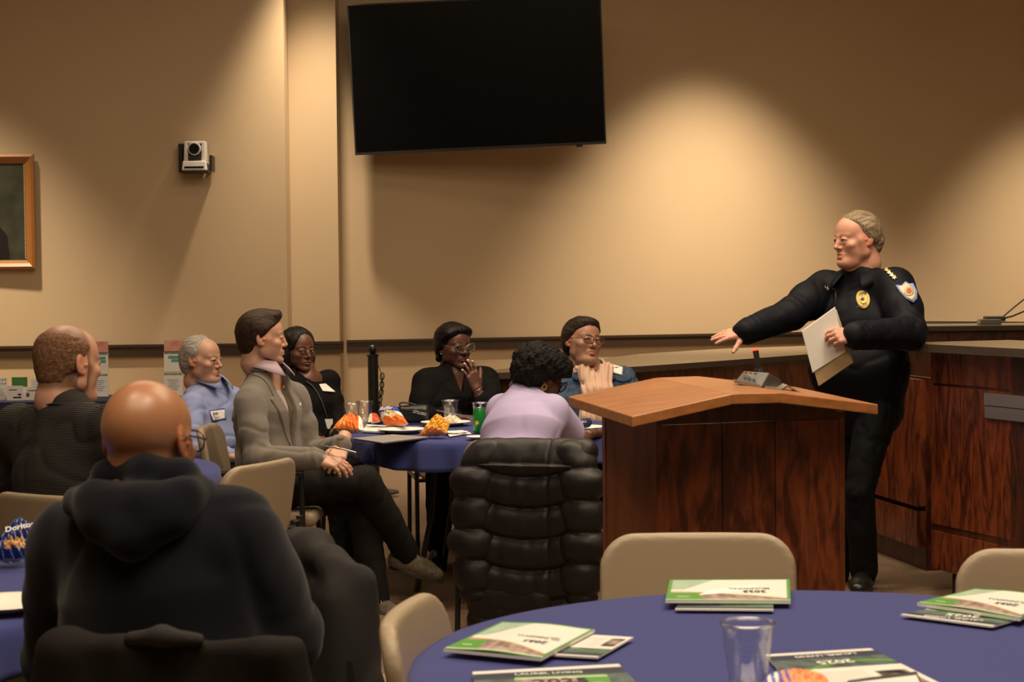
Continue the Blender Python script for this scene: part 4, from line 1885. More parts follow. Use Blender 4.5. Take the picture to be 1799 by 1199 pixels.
# ------------------------------------------------------------------ man in the grey suit
J = dict(head=P(461, 595, 8.0), fwd=(.975, .2, -.02), sR=P(438, 706, 7.84), sL=P(518, 698, 8.18), eR=P(452, 806, 7.74), wR=P(560, 807, 7.72),
         eL=P(548, 800, 8.16), wL=P(600, 783, 7.93), hR=P(468, 862, 7.86), hL=P(478, 864, 8.12), kR=P(640, 846, 7.92), kL=P(636, 886, 8.06),
         aR=P(716, 974, 8.12), aL=P(662, 1056, 8.02))
man = Person('man in grey suit jacket seated sideways at the middle table, legs crossed, hands clasped', J, (.60, .335, .235), hs=.99, nbu=.14, nback=.035)
man.J['aR'] = V(*P(716, 974, 8.12))
man.head((.035, .018, .010), (.3, 0), dict(stubble=.12), nose=1.05, neck_r=.058)
man.hand('R', (.92, -.12, -.22), (.05, -.45, .9), [(.35, .35, .2), (.4, .4, .2), (.45, .45, .25), (.5, .5, .3)], thumb=(.5, .35))
man.hand('L', (-.12, -.72, -.45), (.35, -.35, .8), [(.5, .3, .2)] * 4, thumb=(.55, .3))
man.core().finish()
shirt = man.torso_sdf(h=.009, t=-.012, fold=.001, sleeves=(0, 0), chest=.95)
man.garment('shirt', shirt, C_['pinkshirt'])
ves = man.torso_sdf(h=.007, t=-.004, fold=.002, sleeves=(0, 0), chest=.96, hem=.0)


def vcut(w_top, c0, sgn=1):
    def f(x, y, z):
        a, b, c = tc(man, x, y, z)
        w = np.interp(c, [c0, .95, 1.3], [0, w_top, w_top * 1.3])
        return np.minimum(np.minimum(w - np.abs(a), b + .02), (c - c0) * .5)
    return f


ves.fn(vcut(.055, .58), 'i', 0)
man.garment('vest', ves, C_['vest'])
jk = man.torso_sdf(h=.006, t=.006, fold=.005, fs=34, seed=5, sl_r=(.056, .052, .044), hem=-.11, fold2=.003, sho=.052, sl_end=(.97, .93))
jcut = lambda x, y, z: (lambda a, b, c: np.minimum(np.minimum(np.interp(c, [-.6, .1, .3, .93, 1.2], [.05, .012, .006, .062, .08]) - np.abs(a), b + .0), 5 + 0 * c))(*tc(man, x, y, z))
jk.fn(jcut, 'i')
jacket = man.garment('suit_jacket', jk, C_['suit'])
lp = man.torso_sdf(h=.0045, t=.012, fold=0, sleeves=(0, 0))


def lapmask(x, y, z):
    a, b, c = tc(man, x, y, z)
    w = np.interp(c, [.25, .93, 1.2], [.004, .060, .075])
    wd_ = np.interp(c, [.25, .72, .745, .76, .95], [.004, .062, .066, .038, .045])
    return np.maximum(np.maximum(w - np.abs(a), np.abs(a) - w - wd_), np.maximum(-b, np.maximum(.27 - c, c - .99) * .5))


lp.fn(lapmask, 'i')
man.garment('lapels', lp, C_['suit'])
collar(man, 'shirt_collar', C_['pinkshirt'], r=.058, h=.034, flap=.042, gap=.3, point=.035, lift=.022, fwd=.006)
collar(man, 'jacket_collar', C_['suit'], r=.066, h=.020, flap=.030, gap=1.0, point=.0, lift=.012, fwd=.0)
tr = man.trousers_sdf(rs=(.088, .072, .058), fold=.005)
man.garment('trousers', tr, C_['charcoal'])
for q, toe in (('R', (.86, -.18, -.22)), ('L', (.72, -.69, 0))):
    man.shoe(q, toe, C_['shoe'], C_['sole'], laces=C_['lace'], scale=1.02)
cf = Sdf(.004)
e_, w_ = man.J['eR'], man.J['wR']
cf.cap(e_ + (w_ - e_) * .85, e_ + (w_ - e_) * 1.0, .038, .036)
e_, w_ = man.J['eL'], man.J['wL']
cf.cap(e_ + (w_ - e_) * .88, e_ + (w_ - e_) * 1.0, .036, .035)
man.garment('cuffs', cf, C_['pinkshirt'])


def hair_extra_suit(s):
    s.ell((0, .035, .106), (.050, .052, .022), .03)
    s.ell((.0, .068, .106), (.038, .02, .020), .02)


hm = hair_mesh(.009, yf=[-.045, -.04, .004, .012, .026, .050, .078, .098, .105], zb=-.085, extra=hair_extra_suit, top=.004, noise=.0012)
man.local('hair', hm, hair_mat('dark_brown_hair', (.016, .008, .005), (.055, .028, .016), scale=(300, 26, 60)), scale=.99)
# watch
w_ = man.J['wL']
dW = nrm(man.J['wL'] - man.J['eL'])
wt = MB()
A_ = frame(dW, (0, -.3, 1))
ring = [w_ + dW * .012 + A_[:, 0] * .034 * math.cos(a) + A_[:, 2] * .029 * math.sin(a) for a in [i * math.pi / 10 for i in range(20)]]
wo = tube_on(man, 'wristwatch', ring, .0045, M['black'], closed=True)
face_c = w_ + dW * .012 + A_[:, 2] * .031 + V(0, -.012, 0)
mb = MB().tube([Vector(face_c - man.origin) - Vector(A_[:, 2]) * .004, Vector(face_c - man.origin) + Vector(A_[:, 2]) * .005], .018, 18)
mb.build('watch_case', mat('rose_gold', (.7, .45, .33), .25, metal=.7), wo)
bpy.context.view_layer.update()
# lapel pin and lapel sticker
l1, n1 = px_hit(jacket, 500, 681)
if l1:
    o = MB().tube([l1 + n1 * .004, l1 + n1 * .011], .008, 12).build('lapel_pin', M['gold'], None)
    o.parent = man.root
    o.matrix_parent_inverse = man.root.matrix_world.inverted()
patch('paper_sticker', jacket, man.root, [(522, 711), (527, 708), (528, 716), (525, 712)], M['paper'], lift=.004)
o = place_chair(man.pel[:2] + V(-.01, 0.0), (1, -.02), 'tan chair with black arms holding the man in grey suit')
# pen in his hand
pn = thing('pen', 'silver pen held in the clasped hands of the man in grey suit', 'pen')
MB().tube([P(563, 783, 7.78), P(600, 789, 7.70), P(626, 796, 7.66)], [.0028, .0045, .0045], 10).build('barrel', M['silver'], pn)
MB().tube([P(592, 787.5, 7.70), P(596, 788.4, 7.695)], .0052, 10).build('ring', M['gold'], pn)

# ------------------------------------------------------------------ older man in blue shirt
J = dict(head=P(355, 633, 9.1), fwd=(.93, -.33, -.03), sR=P(335, 712, 8.98), sL=P(412, 700, 9.3), eR=P(338, 792, 8.85), wR=P(402, 800, 8.72),
         eL=P(440, 780, 9.3), wL=P(455, 770, 9.0), hR=P(345, 812, 9.0), hL=P(372, 812, 9.25), kR=P(450, 815, 8.8), kL=P(470, 815, 9.1), aR=P(455, 960, 8.85), aL=P(480, 960, 9.15))
J['hR'].z = J['hL'].z = .56
J['kR'].z = J['kL'].z = .54
J['aR'].z = J['aL'].z = .10
old = Person('older man with grey hair in a light blue shirt with name tag, looking right', J, (.52, .285, .195), nbu=.105, nback=.03)
old.head((.30, .27, .24), (.4, .1), old=1, col_kw=dict(stubble=.1, bald_tone=(lambda x, y, z, n: ((z > .06) & (y > .0)) * .3, (.56, .33, .25))), nose=1.1, fat=.004, lips=.8)
stand_hands(old)
old.core().finish()
s = old.torso_sdf(h=.0065, t=.002, fold=.006, fs=42, seed=8, fold2=.004, belly=.03)
oshirt = old.garment('shirt', s, C_['blueshirt'])
collar(old, 'shirt_collar', C_['blueshirt'], r=.062, h=.030, flap=.042, gap=.35, point=.03, lift=.02, fwd=.008)
old.garment('trousers', old.trousers_sdf(), C_['charcoal'])
for q in 'LR':
    old.shoe(q, (.9, -.4, 0), C_['blackshoe'], C_['sole'])


def hx(s):
    s.ell((0, -.075, -.01), (.062, .035, .06), .03)


old.local('hair', hair_mesh(.009, yf=[-.045, -.03, .0, .008, .02, .030, .028, .03, .03], zb=-.09, extra=hx, noise=.0015), hair_mat('grey_hair', (.20, .175, .155), (.47, .43, .39), scale=(300, 22, 60)))
tagm = mat('name_sticker_edge', (.06, .08, .35), .5)
po, lc_, nr = patch('name_tag', oshirt, old.root, [(366.5, 721), (394, 717.5), (397, 737.5), (372, 742.5)], tagm, lift=.003)
po2, lc2, nr2 = patch('tag_paper', oshirt, old.root, [(368.5, 723.5), (393, 720), (395.5, 735.5), (373, 740)], M['paper'], lift=.0052)
rgt = (P(395, 733, 9) - P(370, 737, 9))
text_on('lettering', 'Jim', .026, M['ink'], old.root, P(378, 726, 9) * 0 + px_hit(oshirt, 377, 727)[0], nr2, rgt, .0068)
text_on('lettering', 'Straus', .022, M['ink'], old.root, px_hit(oshirt, 383, 734)[0], nr2, rgt, .0068)
place_chair(old.pel[:2] + V(-.02, .02), (.93, -.3), 'tan chair under the older man in light blue shirt')

# ------------------------------------------------------------------ young woman with long black hair
J = dict(head=P(524, 616, 9.35), fwd=(.66, -.75, -.04), sR=P(502, 678, 9.25), sL=P(577, 672, 9.45), eR=P(520, 745, 9.05), wR=P(560, 770, 8.95),
         eL=P(597, 735, 9.35), wL=P(585, 775, 9.15), hR=P(530, 812, 9.2), hL=P(565, 812, 9.4), kR=P(590, 815, 8.9), kL=P(620, 815, 9.1), aR=P(600, 960, 8.9), aL=P(625, 960, 9.1))
for k_ in ('hR', 'hL'):
    J[k_].z = .56
for k_ in ('kR', 'kL'):
    J[k_].z = .53
for k_ in ('aR', 'aL'):
    J[k_].z = .10
yw = Person('young woman with long straight black hair in a black top with lanyard', J, (.15, .062, .036), 'skin_dark', hs=.95, nbu=.055)
yw.head((.01, .006, .005), (.7, .15), dict(lip=(1.1, .6, .62), blush=.05), nose=1.0, lips=1.25, neck_r=.047, jaw=.85, brow=.6)
stand_hands(yw)
yw.core(.9).finish()
s = yw.torso_sdf(h=.007, t=-.008, fold=.004, fs=50, seed=12, chest=.92)
s.ell(yw.J['sL'] + V(0, 0, .012), (.062, .062, .055), .03)
s.ell(yw.J['sR'] + V(0, 0, .01), (.06, .06, .05), .03)
s.cap(yw.nb + yw.front * .03 + yw.up * .012, yw.nb + yw.front * .10 + yw.up * .04, .052, .06, .01, 's')
ytop = yw.garment('black_top', s, C_['black'])
yw.garment('trousers', yw.trousers_sdf(t=-.01), C_['charcoal'])
for q in 'LR':
    yw.shoe(q, (.7, -.7, 0), C_['blackshoe'], C_['sole'], scale=.9)


def hx(s):
    for q in (-1, 1):
        s.chain([(q * .05, -.03, .06), (q * .075, -.01, -.03), (q * .072, .01, -.14), (q * .06, .035, -.22), (q * .05, .05, -.27)], [.04, .030, .030, .026, .012], .03)
    s.ell((0, -.06, -.06), (.075, .05, .12), .03)


def cutf(x, y, z):
    # face opening: an egg in front
    return -(np.sqrt((x / .058) ** 2 + ((z + .018) / .098) ** 2 + (np.minimum(y - .03, 0) / .03) ** 2) - 1) * .05


yw.local('hair', hair_mesh(.014, yf=[.12] * 9, zb=-.30, extra=hx, noise=.0015, cut=cutf), hair_mat('black_hair', (.004, .003, .003), (.016, .012, .010), scale=(300, 40, 14), rough=.38), scale=.95)
patch('name_tag', ytop, yw.root, [(560, 676), (571, 675), (587, 688), (588, 690), (566, 688)], M['paper'], lift=.004)
pts = [px_hit(ytop, x, y)[0] for x, y in ((537, 670), (547, 677), (557, 690), (565, 707), (571, 725), (575, 738))]
pts = [q for q in pts if q is not None]
if len(pts) > 2:
    tube_on(yw, 'lanyard', [q + Vector((.003, -.008, 0)) for q in pts], .0035, mat('navy_ribbon', (.05, .055, .09), .6))
    q = pts[-1]
    b_ = MB().box((0, 0, 0), (.05, .004, .05)).build('badge_holder', M['paper'], yw.root)
    b_.location = q + Vector((.005, -.018, -.02)) - Vector(yw.origin)
place_chair(yw.pel[:2] + V(-.03, .03), (.6, -.75), 'tan chair under the young woman with long black hair')

# ------------------------------------------------------------------ woman with hand at her mouth
J = dict(head=P(797, 610, 9.75), fwd=(.62, -.78, -.02), sR=P(750, 672, 9.72), sL=P(852, 670, 9.78), eR=P(742, 740, 9.6), wR=P(800, 734, 9.42),
         eL=P(862, 724, 9.50), wL=P(838, 684, 9.50), hR=P(785, 812, 9.75), hL=P(835, 812, 9.78), kR=P(770, 815, 9.35), kL=P(860, 815, 9.4), aR=P(770, 960, 9.3), aL=P(860, 960, 9.35))
for k_, z_ in (('hR', .56), ('hL', .56), ('kR', .54), ('kL', .54), ('aR', .1), ('aL', .1)):
    J[k_].z = z_
ew = Person('woman in black with patterned glasses holding her hand over her mouth', J, (.125, .052, .032), 'skin_dark', hs=1.02, nbu=.075)
ew.head((.006, .004, .003), (.5, .1), dict(lip=(1.1, .55, .6), blush=.05), nose=1.1, lips=1.2, neck_r=.05, jaw=.88, brow=.7)
ew.hand('L', (-.30, -.06, .95), (.50, -.86, .05), [(.10, .35, .25), (.08, .3, .2), (.08, .3, .2), (.12, .35, .3)], spread=1.5, thumb=(.75, .1), nail=(.62, .5, .5), fore=.13, fr=.027, scale=.98)
ew.hand('R', (.9, -.3, 0), (0, 0, 1), RELAX)
ew.core().finish()
s = ew.torso_sdf(h=.007, t=.012, fold=.004, fs=40, seed=14, sl_end=(.45, .9), fold2=.003, sl_r=(.068, .058, .046), chest=1.05)
s.fn(lambda x, y, z: (lambda a, b, c: np.minimum(np.minimum(np.interp(c, [.68, 1.2], [0, .06]) - np.abs(a), b + .0), 5 + 0 * c))(*tc(ew, x, y, z)), 'i')
ew.garment('black_blouse', s, C_['black'])
cf = Sdf(.004)
e_, w_ = ew.J['eL'], ew.J['wL']
cf.cap(e_ + (w_ - e_) * .35, e_ + (w_ - e_) * .62, .044, .036)
ew.garment('inner_cuff', cf, mat('brown_cuff', (.13, .065, .055), .8), 'dusty brown cuff')
ew.garment('trousers', ew.trousers_sdf(), C_['charcoal'])
for q in 'LR':
    ew.shoe(q, (0, -1, 0), C_['blackshoe'], C_['sole'], scale=.9)


def hx(s):
    s.ell((-.02, .05, .075), (.06, .045, .035), .03)
    s.ell((.045, .02, .05), (.045, .07, .06), .03)
    for q in (-1, 1):
        s.ell((q * .072, -.02, .0), (.018, .04, .05), .02)
    s.sph((.04, -.075, -.075), .022, .015)


ew.local('hair', hair_mesh(.016, yf=[-.03, -.02, .0, .03, .04, .058, .082, .1, .1], zb=-.09, extra=hx, noise=.002), hair_mat('black_hair_short', (.004, .003, .003), (.014, .010, .009), scale=(120, 60, 120), rough=.4), scale=1.02)
glasses(ew, mat('clear_black_frame', (.02, .018, .016), .25, var=.9, vscale=60, vcol=(.26, .24, .22)), w=.029, hgt=.021, thick=.0032, cat=.25, temple_r=.003)
es = ew.local('earring', MB().lathe([(.0, -.006), (.005, 0), (0, .006)], 10, (.080, -.004, -.035)), M['silver'], scale=1.02)
br = [ew.J['wL'] + nrm(ew.J['wL'] - ew.J['eL']) * (-.006) + frame(nrm(ew.J['wL'] - ew.J['eL']))[:, 0] * .031 * math.cos(a) + frame(nrm(ew.J['wL'] - ew.J['eL']))[:, 2] * .028 * math.sin(a) for a in [i * math.pi / 10 for i in range(20)]]
tube_on(ew, 'bracelet', br, .0016, M['silver'], closed=True)
place_chair(ew.pel[:2] + V(0, .02), (.15, -1), 'tan chair under the woman with hand over her mouth')

# ------------------------------------------------------------------ woman with scarf and denim jacket
J = dict(head=P(1024, 601, 9.5), fwd=(.52, -.84, .12), hup=V(.08, .1, 1), sR=P(984, 672, 9.5), sL=P(1096, 666, 9.55), eR=P(975, 745, 9.35), wR=P(1010, 770, 9.1),
         eL=P(1128, 738, 9.45), wL=P(1090, 760, 9.2), hR=P(1010, 812, 9.5), hL=P(1065, 812, 9.5), kR=P(1000, 815, 9.05), kL=P(1075, 815, 9.05), aR=P(1000, 960, 9.05), aL=P(1075, 960, 9.05))
for k_, z_ in (('hR', .56), ('hL', .56), ('kR', .54), ('kL', .54), ('aR', .1), ('aL', .1)):
    J[k_].z = z_
gw = Person('woman in denim jacket and peach scarf looking up to the right', J, (.40, .205, .125), hs=1.06, nbu=.06)
gw.head((.012, .007, .005), (.6, .3), dict(lip=(1.0, .5, .5), blush=.12), nose=1.12, fat=.004, lips=1.2, wide=1.02, jaw=.84, brow=.6, neck_r=.052)
stand_hands(gw)
gw.core().finish()
s = gw.torso_sdf(h=.0065, t=.012, fold=.006, fs=42, seed=17, sho=.055, fold2=.003)
s.fn(lambda x, y, z: (lambda a, b, c: np.minimum(np.minimum(np.interp(c, [-.6, .5, 1.2], [.085, .075, .09]) - np.abs(a + .02), b + .0), 5 + 0 * c))(*tc(gw, x, y, z)), 'i')
dj = gw.garment('denim_jacket', s, C_['denim'])
collar(gw, 'denim_collar', C_['denim'], r=.078, h=.028, flap=.055, gap=.75, point=.02, lift=.0, fwd=.0, thick=.006)
# scarf: loops round the neck and two hanging ends with folds
s = Sdf(.0055)
nb = gw.nb
ringp = [nb + gw.side * (.082 * math.sin(a)) + gw.front * (.078 * math.cos(a) + .012) + gw.up * (.036 - .085 * (.5 + .5 * math.cos(a))) for a in [i * math.pi / 8 for i in range(17)]]
s.chain(ringp, [.026] * 17, .02)
for q, a0 in ((-1, -.045), (1, .035)):
    s.chain([nb + gw.side * q * .06 + gw.front * .085 + gw.up * .005, nb + gw.side * a0 * .8 + gw.front * .135 - gw.up * .11, nb + gw.side * a0 + gw.front * .15 - gw.up * .25, nb + gw.side * a0 + gw.front * .15 - gw.up * .40],
            [.028, .034, .036, .038], .02, flat=(gw.side, 1.45))


def scf(x, y, z):
    a, b, c = tc(gw, x, y, z)
    return .0045 * np.sin(a * 190 + 2.2 * np.sin(c * 5) + 1.4 * np.sin(c * 11 + 2)) - .002 * np.sin(b * 160 + c * 20)


s.fn(scf, 'disp')
gw.garment('scarf', s, C_['cream'])
gw.garment('trousers', gw.trousers_sdf(), C_['charcoal'])
for q in 'LR':
    gw.shoe(q, (0, -1, 0), C_['blackshoe'], C_['sole'], scale=.9)


def hx(s):
    s.ell((0, -.075, .02), (.07, .05, .08), .03)
    for q in (-1, 1):
        s.ell((q * .072, -.03, .0), (.016, .035, .06), .02)
    s.ell((0, .04, .095), (.058, .04, .02), .03)


gw.local('hair', hair_mesh(.013, yf=[-.035, -.03, -.01, .004, .034, .058, .088, .1, .1], zb=-.1, extra=hx, noise=.003, nf=70), hair_mat('dark_brown_tied_hair', (.012, .008, .006), (.04, .026, .018), scale=(260, 30, 60)), scale=1.06)
glasses(gw, mat('brown_frame', (.06, .02, .014), .3), w=.028, hgt=.021, thick=.0018)
for x, y in ((1063, 643.5), (1063.5, 666.5)):
    l_, n_ = px_hit(dj, x, y)
    if l_:
        o = MB().tube([l_ + n_ * .001, l_ + n_ * .007], .0085, 12).build('button', C_['btn'], None)
        o.parent = gw.root
        o.matrix_parent_inverse = gw.root.matrix_world.inverted()
patch('name_tag', dj, gw.root, [(1070, 640), (1094, 647), (1093.5, 661), (1076, 657), (1071, 655)], M['paper'], lift=.006)
l_, n_ = px_hit(dj, 1080, 648)
text_on('lettering', 'Sarah', .02, M['ink'], gw.root, l_, n_, P(1094, 652, 9) - P(1070, 646, 9), .010)
pk = mat('denim_seam', (.03, .05, .09), .9)
patch('pocket_flap', dj, gw.root, [(1075, 660), (1110, 661), (1108, 669), (1094, 672), (1076, 667)], C_['denim'], lift=.004, thick=.004)
place_chair(gw.pel[:2] + V(0, .02), (0, -1), 'tan chair under the woman in denim jacket')

# ------------------------------------------------------------------ woman in lilac shirt, back to us
J = dict(head=P(949, 664, 7.85), fwd=(.82, .40, -.40), hup=V(.3, .15, 1), sR=P(972, 722, 7.72), sL=P(882, 720, 7.98), eR=P(1012, 782, 7.95), wR=P(1040, 762, 8.2),
         eL=P(905, 775, 8.25), wL=P(960, 752, 8.35), hR=P(930, 870, 7.5), hL=P(862, 868, 7.62), kR=P(985, 880, 7.95), kL=P(930, 880, 8.1), aR=P(975, 1040, 7.7), aL=P(905, 1040, 7.8))
for k_, z_ in (('hR', .57), ('hL', .57), ('kR', .54), ('kL', .54), ('aR', .1), ('aL', .1)):
    J[k_].z = z_
lw_ = Person('woman in lilac t-shirt with fluffy black hair, back to the camera, leaning forward', J, (.095, .036, .022), 'skin_dark', hs=1.0)
lw_.head((.006, .004, .003), (0, 0), dict(blush=.04), lips=1.2)
stand_hands(lw_)
lw_.core().finish()
s = lw_.torso_sdf(h=.006, t=.008, fold=.004, fs=20, seed=21, sleeves=(.62, .62), sl_r=(.060, .05, .04), chest=1.04)
lt = lw_.garment('lilac_tshirt', s, C_['lilac'])
collar(lw_, 'neckband', C_['lilac'], r=.064, h=.012, flap=.010, gap=.05, point=0, lift=.016, fwd=.006, drop=.02)
lw_.garment('trousers', lw_.trousers_sdf(), C_['charcoal'])
for q in 'LR':
    lw_.shoe(q, (.3, .95, 0), C_['blackshoe'], C_['sole'], scale=.9)
s = Sdf(.0034)
s.ell((0, -.015, .055), (.108, .125, .088))
s.ell((0, -.055, .0), (.085, .075, .075), .04)
s.ell((0, .06, .06), (.08, .05, .05), .04)
s.fn(lambda x, y, z: np.maximum((y - np.interp(z, [-.1, -.02, .02, .05, .2], [-.02, .005, .05, .12, .14])), -.055 - z), 'i')
s.fn(lambda x, y, z: .006 * noise3(x * 130, y * 130, z * 130, 9, 3), 'disp')
lw_.local('hair', mesh_from('hair', *s.mesh()), hair_mat('fluffy_black_hair', (.003, .002, .002), (.009, .007, .006), scale=(160, 160, 160), rough=.7, strength=1), scale=1.06)
glasses(lw_, mat('black_cat_frame', (.02, .015, .012), .3), w=.029, hgt=.021, thick=.003, cat=.25, temple_r=.003)
lw_.local('earring', MB().tube([(.083, -.006 + .010 * math.cos(a), -.043 + .012 * math.sin(a)) for a in [i * math.pi / 6 for i in range(12)]], .0028, 6, closed=True), M['gold'])
FCH = V(lw_.pel[0] + .115, lw_.pel[1] - .24)
place_chair(FCH, (.30, .95), 'tan chair hidden under the black puffer coat')

# ------------------------------------------------------------------ man in dark ribbed sweater
J = dict(head=P(121, 640, 5.72), fwd=(.64, .76, -.05), sR=P(212, 752, 5.5), sL=P(32, 752, 5.85), eR=P(255, 890, 5.55), wR=P(250, 900, 5.85),
         eL=P(0, 900, 6.0), wL=P(60, 890, 6.25), hR=P(150, 1010, 5.55), hL=P(80, 1010, 5.7), kR=P(240, 1010, 5.95), kL=P(160, 1010, 6.15), aR=P(240, 1200, 5.9), aL=P(160, 1200, 6.1))
for k_, z_ in (('hR', .56), ('hL', .56), ('kR', .54), ('kL', .54), ('aR', .1), ('aL', .1)):
    J[k_].z = z_
hmn = Person('man with thinning ginger hair in a dark ribbed sweater, back to the camera', J, (.56, .30, .205), hs=1.04, nbu=.062)


def fuzz(x, y, z, n):
    # short hair over sides and back, thin on the crown
    side = np.clip((-.0 - (y - .035)) / .02, 0, 1) * np.clip((z + .085) / .02, 0, 1)
    crown = np.exp(-((x / .05) ** 2 + ((y + .02) / .075) ** 2 + ((z - .125) / .05) ** 2))
    ear = (np.abs(x) > .070) & (y > -.04) & (y < .01) & (z < .034)
    return np.clip(side * (1 - .9 * crown) + .10 * n, 0, .92) * (~ear) * (side > 0)


hmn.head((.17, .085, .045), (0, 0), dict(fuzz=fuzz), fat=.008, neck_r=.064, h=.003)
stand_hands(hmn)
hmn.core().finish()
s = hmn.torso_sdf(h=.008, t=.016, fold=.006, fs=30, seed=25, hem=.10, belly=.03, sho=.058, sl_r=(.064, .058, .05), fold2=.003)
hmn.garment('sweater', s, C_['sweater'])
collar(hmn, 'neckband', C_['charcoal'], r=.066, h=.008, flap=.008, gap=.05, point=0, lift=.008, fwd=.006, drop=.02)
hmn.garment('trousers', hmn.trousers_sdf(), C_['charcoal'])
for q in 'LR':
    hmn.shoe(q, (.7, .7, 0), C_['blackshoe'], C_['sole'])


def hx(s):
    s.ell((0, -.07, -.02), (.06, .035, .06), .03)


def crowncut(x, y, z):
    d = np.sqrt((x / .056) ** 2 + ((y - .01) / .082) ** 2)
    return np.where(z > .055, (1 - d) * .05, -.05)


hmn.local('hair', hair_mesh(.0035, yf=[-.045, -.04, .002, .01, .022, .034, .04, .05, .05], zb=-.075, extra=None, noise=.002, nf=160, cut=crowncut, h=.003),
          hair_mat('short_ginger_hair', (.10, .048, .024), (.24, .125, .07), scale=(220, 120, 160), rough=.8, strength=.6), scale=1.04)
place_chair(hmn.pel[:2] + V(.14, -.02), (.5, .85), 'tan chair under the man in dark ribbed sweater')

# ------------------------------------------------------------------ bald man in navy hoodie
J = dict(head=P(262, 777, 3.45), fwd=(.30, .95, -.05), sR=P(412, 945, 3.36), sL=P(130, 962, 3.52), eR=P(482, 1115, 3.42), wR=P(470, 1180, 3.72),
         eL=P(118, 1150, 3.66), wL=P(200, 1170, 3.92), hR=P(390, 1280, 3.32), hL=P(240, 1280, 3.38), kR=P(420, 1280, 3.75), kL=P(250, 1280, 3.8), aR=P(420, 1600, 3.75), aL=P(260, 1600, 3.8))
for k_, z_ in (('hR', .57), ('hL', .57), ('kR', .54), ('kL', .54), ('aR', .1), ('aL', .1)):
    J[k_].z = z_
bm_ = Person('bald man in a navy hooded sweatshirt nearest the camera, back turned', J, (.36, .165, .082), 'skin_shiny', hs=1.0, nbu=.115)


def stub(x, y, z, n):
    return np.clip((.02 - z) / .07, 0, 1) * np.clip((.03 - y) / .03, 0, 1) * .50 * (np.abs(x) < .0745) * np.clip((z + .12) / .03, 0, 1)


bm_.head((.09, .045, .028), (0, 0), dict(bald_tone=(stub, (.13, .058, .030)), stubble=.85), fat=.008, neck_r=.068, h=.0028, wide=1.0)
stand_hands(bm_)
bm_.core().finish()
s = bm_.torso_sdf(h=.008, t=.020, fold=.006, fs=24, seed=31, hem=-.02, belly=.04, sho=.066, sl_r=(.070, .068, .055), chest=1.04, wid=.98, fold2=.003, k=.06)
hd = bm_.garment('hooded_sweatshirt', s, C_['hoodie'])
s = Sdf(.0065)
s.chain([P(165, 868, 3.46), P(190, 838, 3.40), P(254, 826, 3.36), P(320, 836, 3.38), P(352, 862, 3.44)], [.028, .030, .028, .030, .028], .02)
s.chain([P(132, 882, 3.40), P(165, 872, 3.31), P(245, 884, 3.27), P(325, 868, 3.30), P(366, 868, 3.38)], [.022, .028, .030, .028, .022], .022)
s.chain([P(138, 890, 3.37), P(178, 918, 3.29), P(232, 948, 3.26), P(300, 912, 3.28), P(358, 876, 3.35)], [.018, .022, .024, .022, .018], .05)
s.ell(P(240, 905, 3.31), (.085, .05, .05), .05)
s.cap(P(235, 945, 3.28), P(228, 985, 3.32), .026, .010, .05)
s.fn(lambda x, y, z: .002 * np.abs(noise3(x * 20, y * 20, z * 50, 4, 2)), 'disp')
bm_.garment('hood', s, C_['hoodie'])
bm_.garment('trousers', bm_.trousers_sdf(), C_['charcoal'])
for q in 'LR':
    bm_.shoe(q, (.2, 1, 0), C_['blackshoe'], C_['sole'])
glasses(bm_, mat('dark_frame', (.03, .018, .014), .25), w=.030, hgt=.022, thick=.002, temple_r=.0022, yy=.108)
hc = P(365, 1190, 3.10)
place_chair(V(.5 * (bm_.pel[0]) + .5 * (hc.x + .06), bm_.pel[1] + .02), (.16, .98), 'tan chair of the bald man, a black jacket hung over its back')

# ------------------------------------------------------------------ police officer
J = dict(head=P(1504, 421, 8.55), fwd=(-.92, -.38, -.07), sR=P(1449, 507, 8.70), sL=P(1574, 503, 8.44), eR=P(1389, 552, 8.50), wR=P(1311, 583, 8.34),
         eL=P(1600, 585, 8.22), wL=P(1504, 590, 7.98), hR=P(1490, 712, 8.66), hL=P(1543, 712, 8.46), kR=P(1474, 858, 8.60), kL=P(1510, 864, 8.36), aR=P(1470, 1004, 8.66), aL=P(1518, 1004, 8.42))
cop = Person('police officer in dark navy uniform jacket standing and reaching out one arm', J, (.62, .315, .225), hs=1.08, nbu=.085)
cop.head((.30, .22, .155), (.1, -.2), dict(stubble=.0, blush=.22), fat=.012, nose=1.1, old=1, lips=.75, mouth_open=.003, neck_r=.068, wide=1.03)
cop.hand('R', (-.97, -.12, -.14), (-.12, -.50, .86), [(.10, .12, .08), (.02, .10, .08), (.08, .12, .1), (.16, .2, .12)], spread=1.3, thumb=(.75, -.05), scale=1.02, fore=.035)
cop.hand('L', (-.95, -.12, .02), (.10, -.86, .50), [(.65, .75, .4), (.68, .8, .45), (.72, .8, .45), (.78, .8, .5)], spread=.5, thumb=(.35, .3), scale=1.02, fore=.035)
cop.core(1.1).finish()
s = cop.torso_sdf(h=.0065, t=.014, fold=.004, fs=26, seed=41, hem=-.03, belly=.07, sho=.066, sl_r=(.074, .062, .050), chest=1.10, wid=1.03, fold2=.003, sl_end=(1.0, 1.0))
uj = cop.garment('uniform_jacket', s, C_['uniform'])
collar(cop, 'jacket_collar', C_['uniform'], r=.074, h=.030, flap=.050, gap=.60, point=.040, lift=.0, fwd=.012, thick=.007, drop=.06)
tr = cop.trousers_sdf(rs=(.100, .070, .064), top=.10, fold=.007, seed=9)
cop.garment('trousers', tr, C_['uniform_tr'])
for q in 'LR':
    cop.shoe(q, (-.35, -.93, 0), C_['blackshoe'], C_['blackshoe'], scale=1.05)


def hx(s):
    s.ell((0, -.088, -.005), (.062, .032, .065), .03)
    for q in (-1, 1):
        s.ell((q * .07, -.03, .03), (.018, .05, .05), .02)


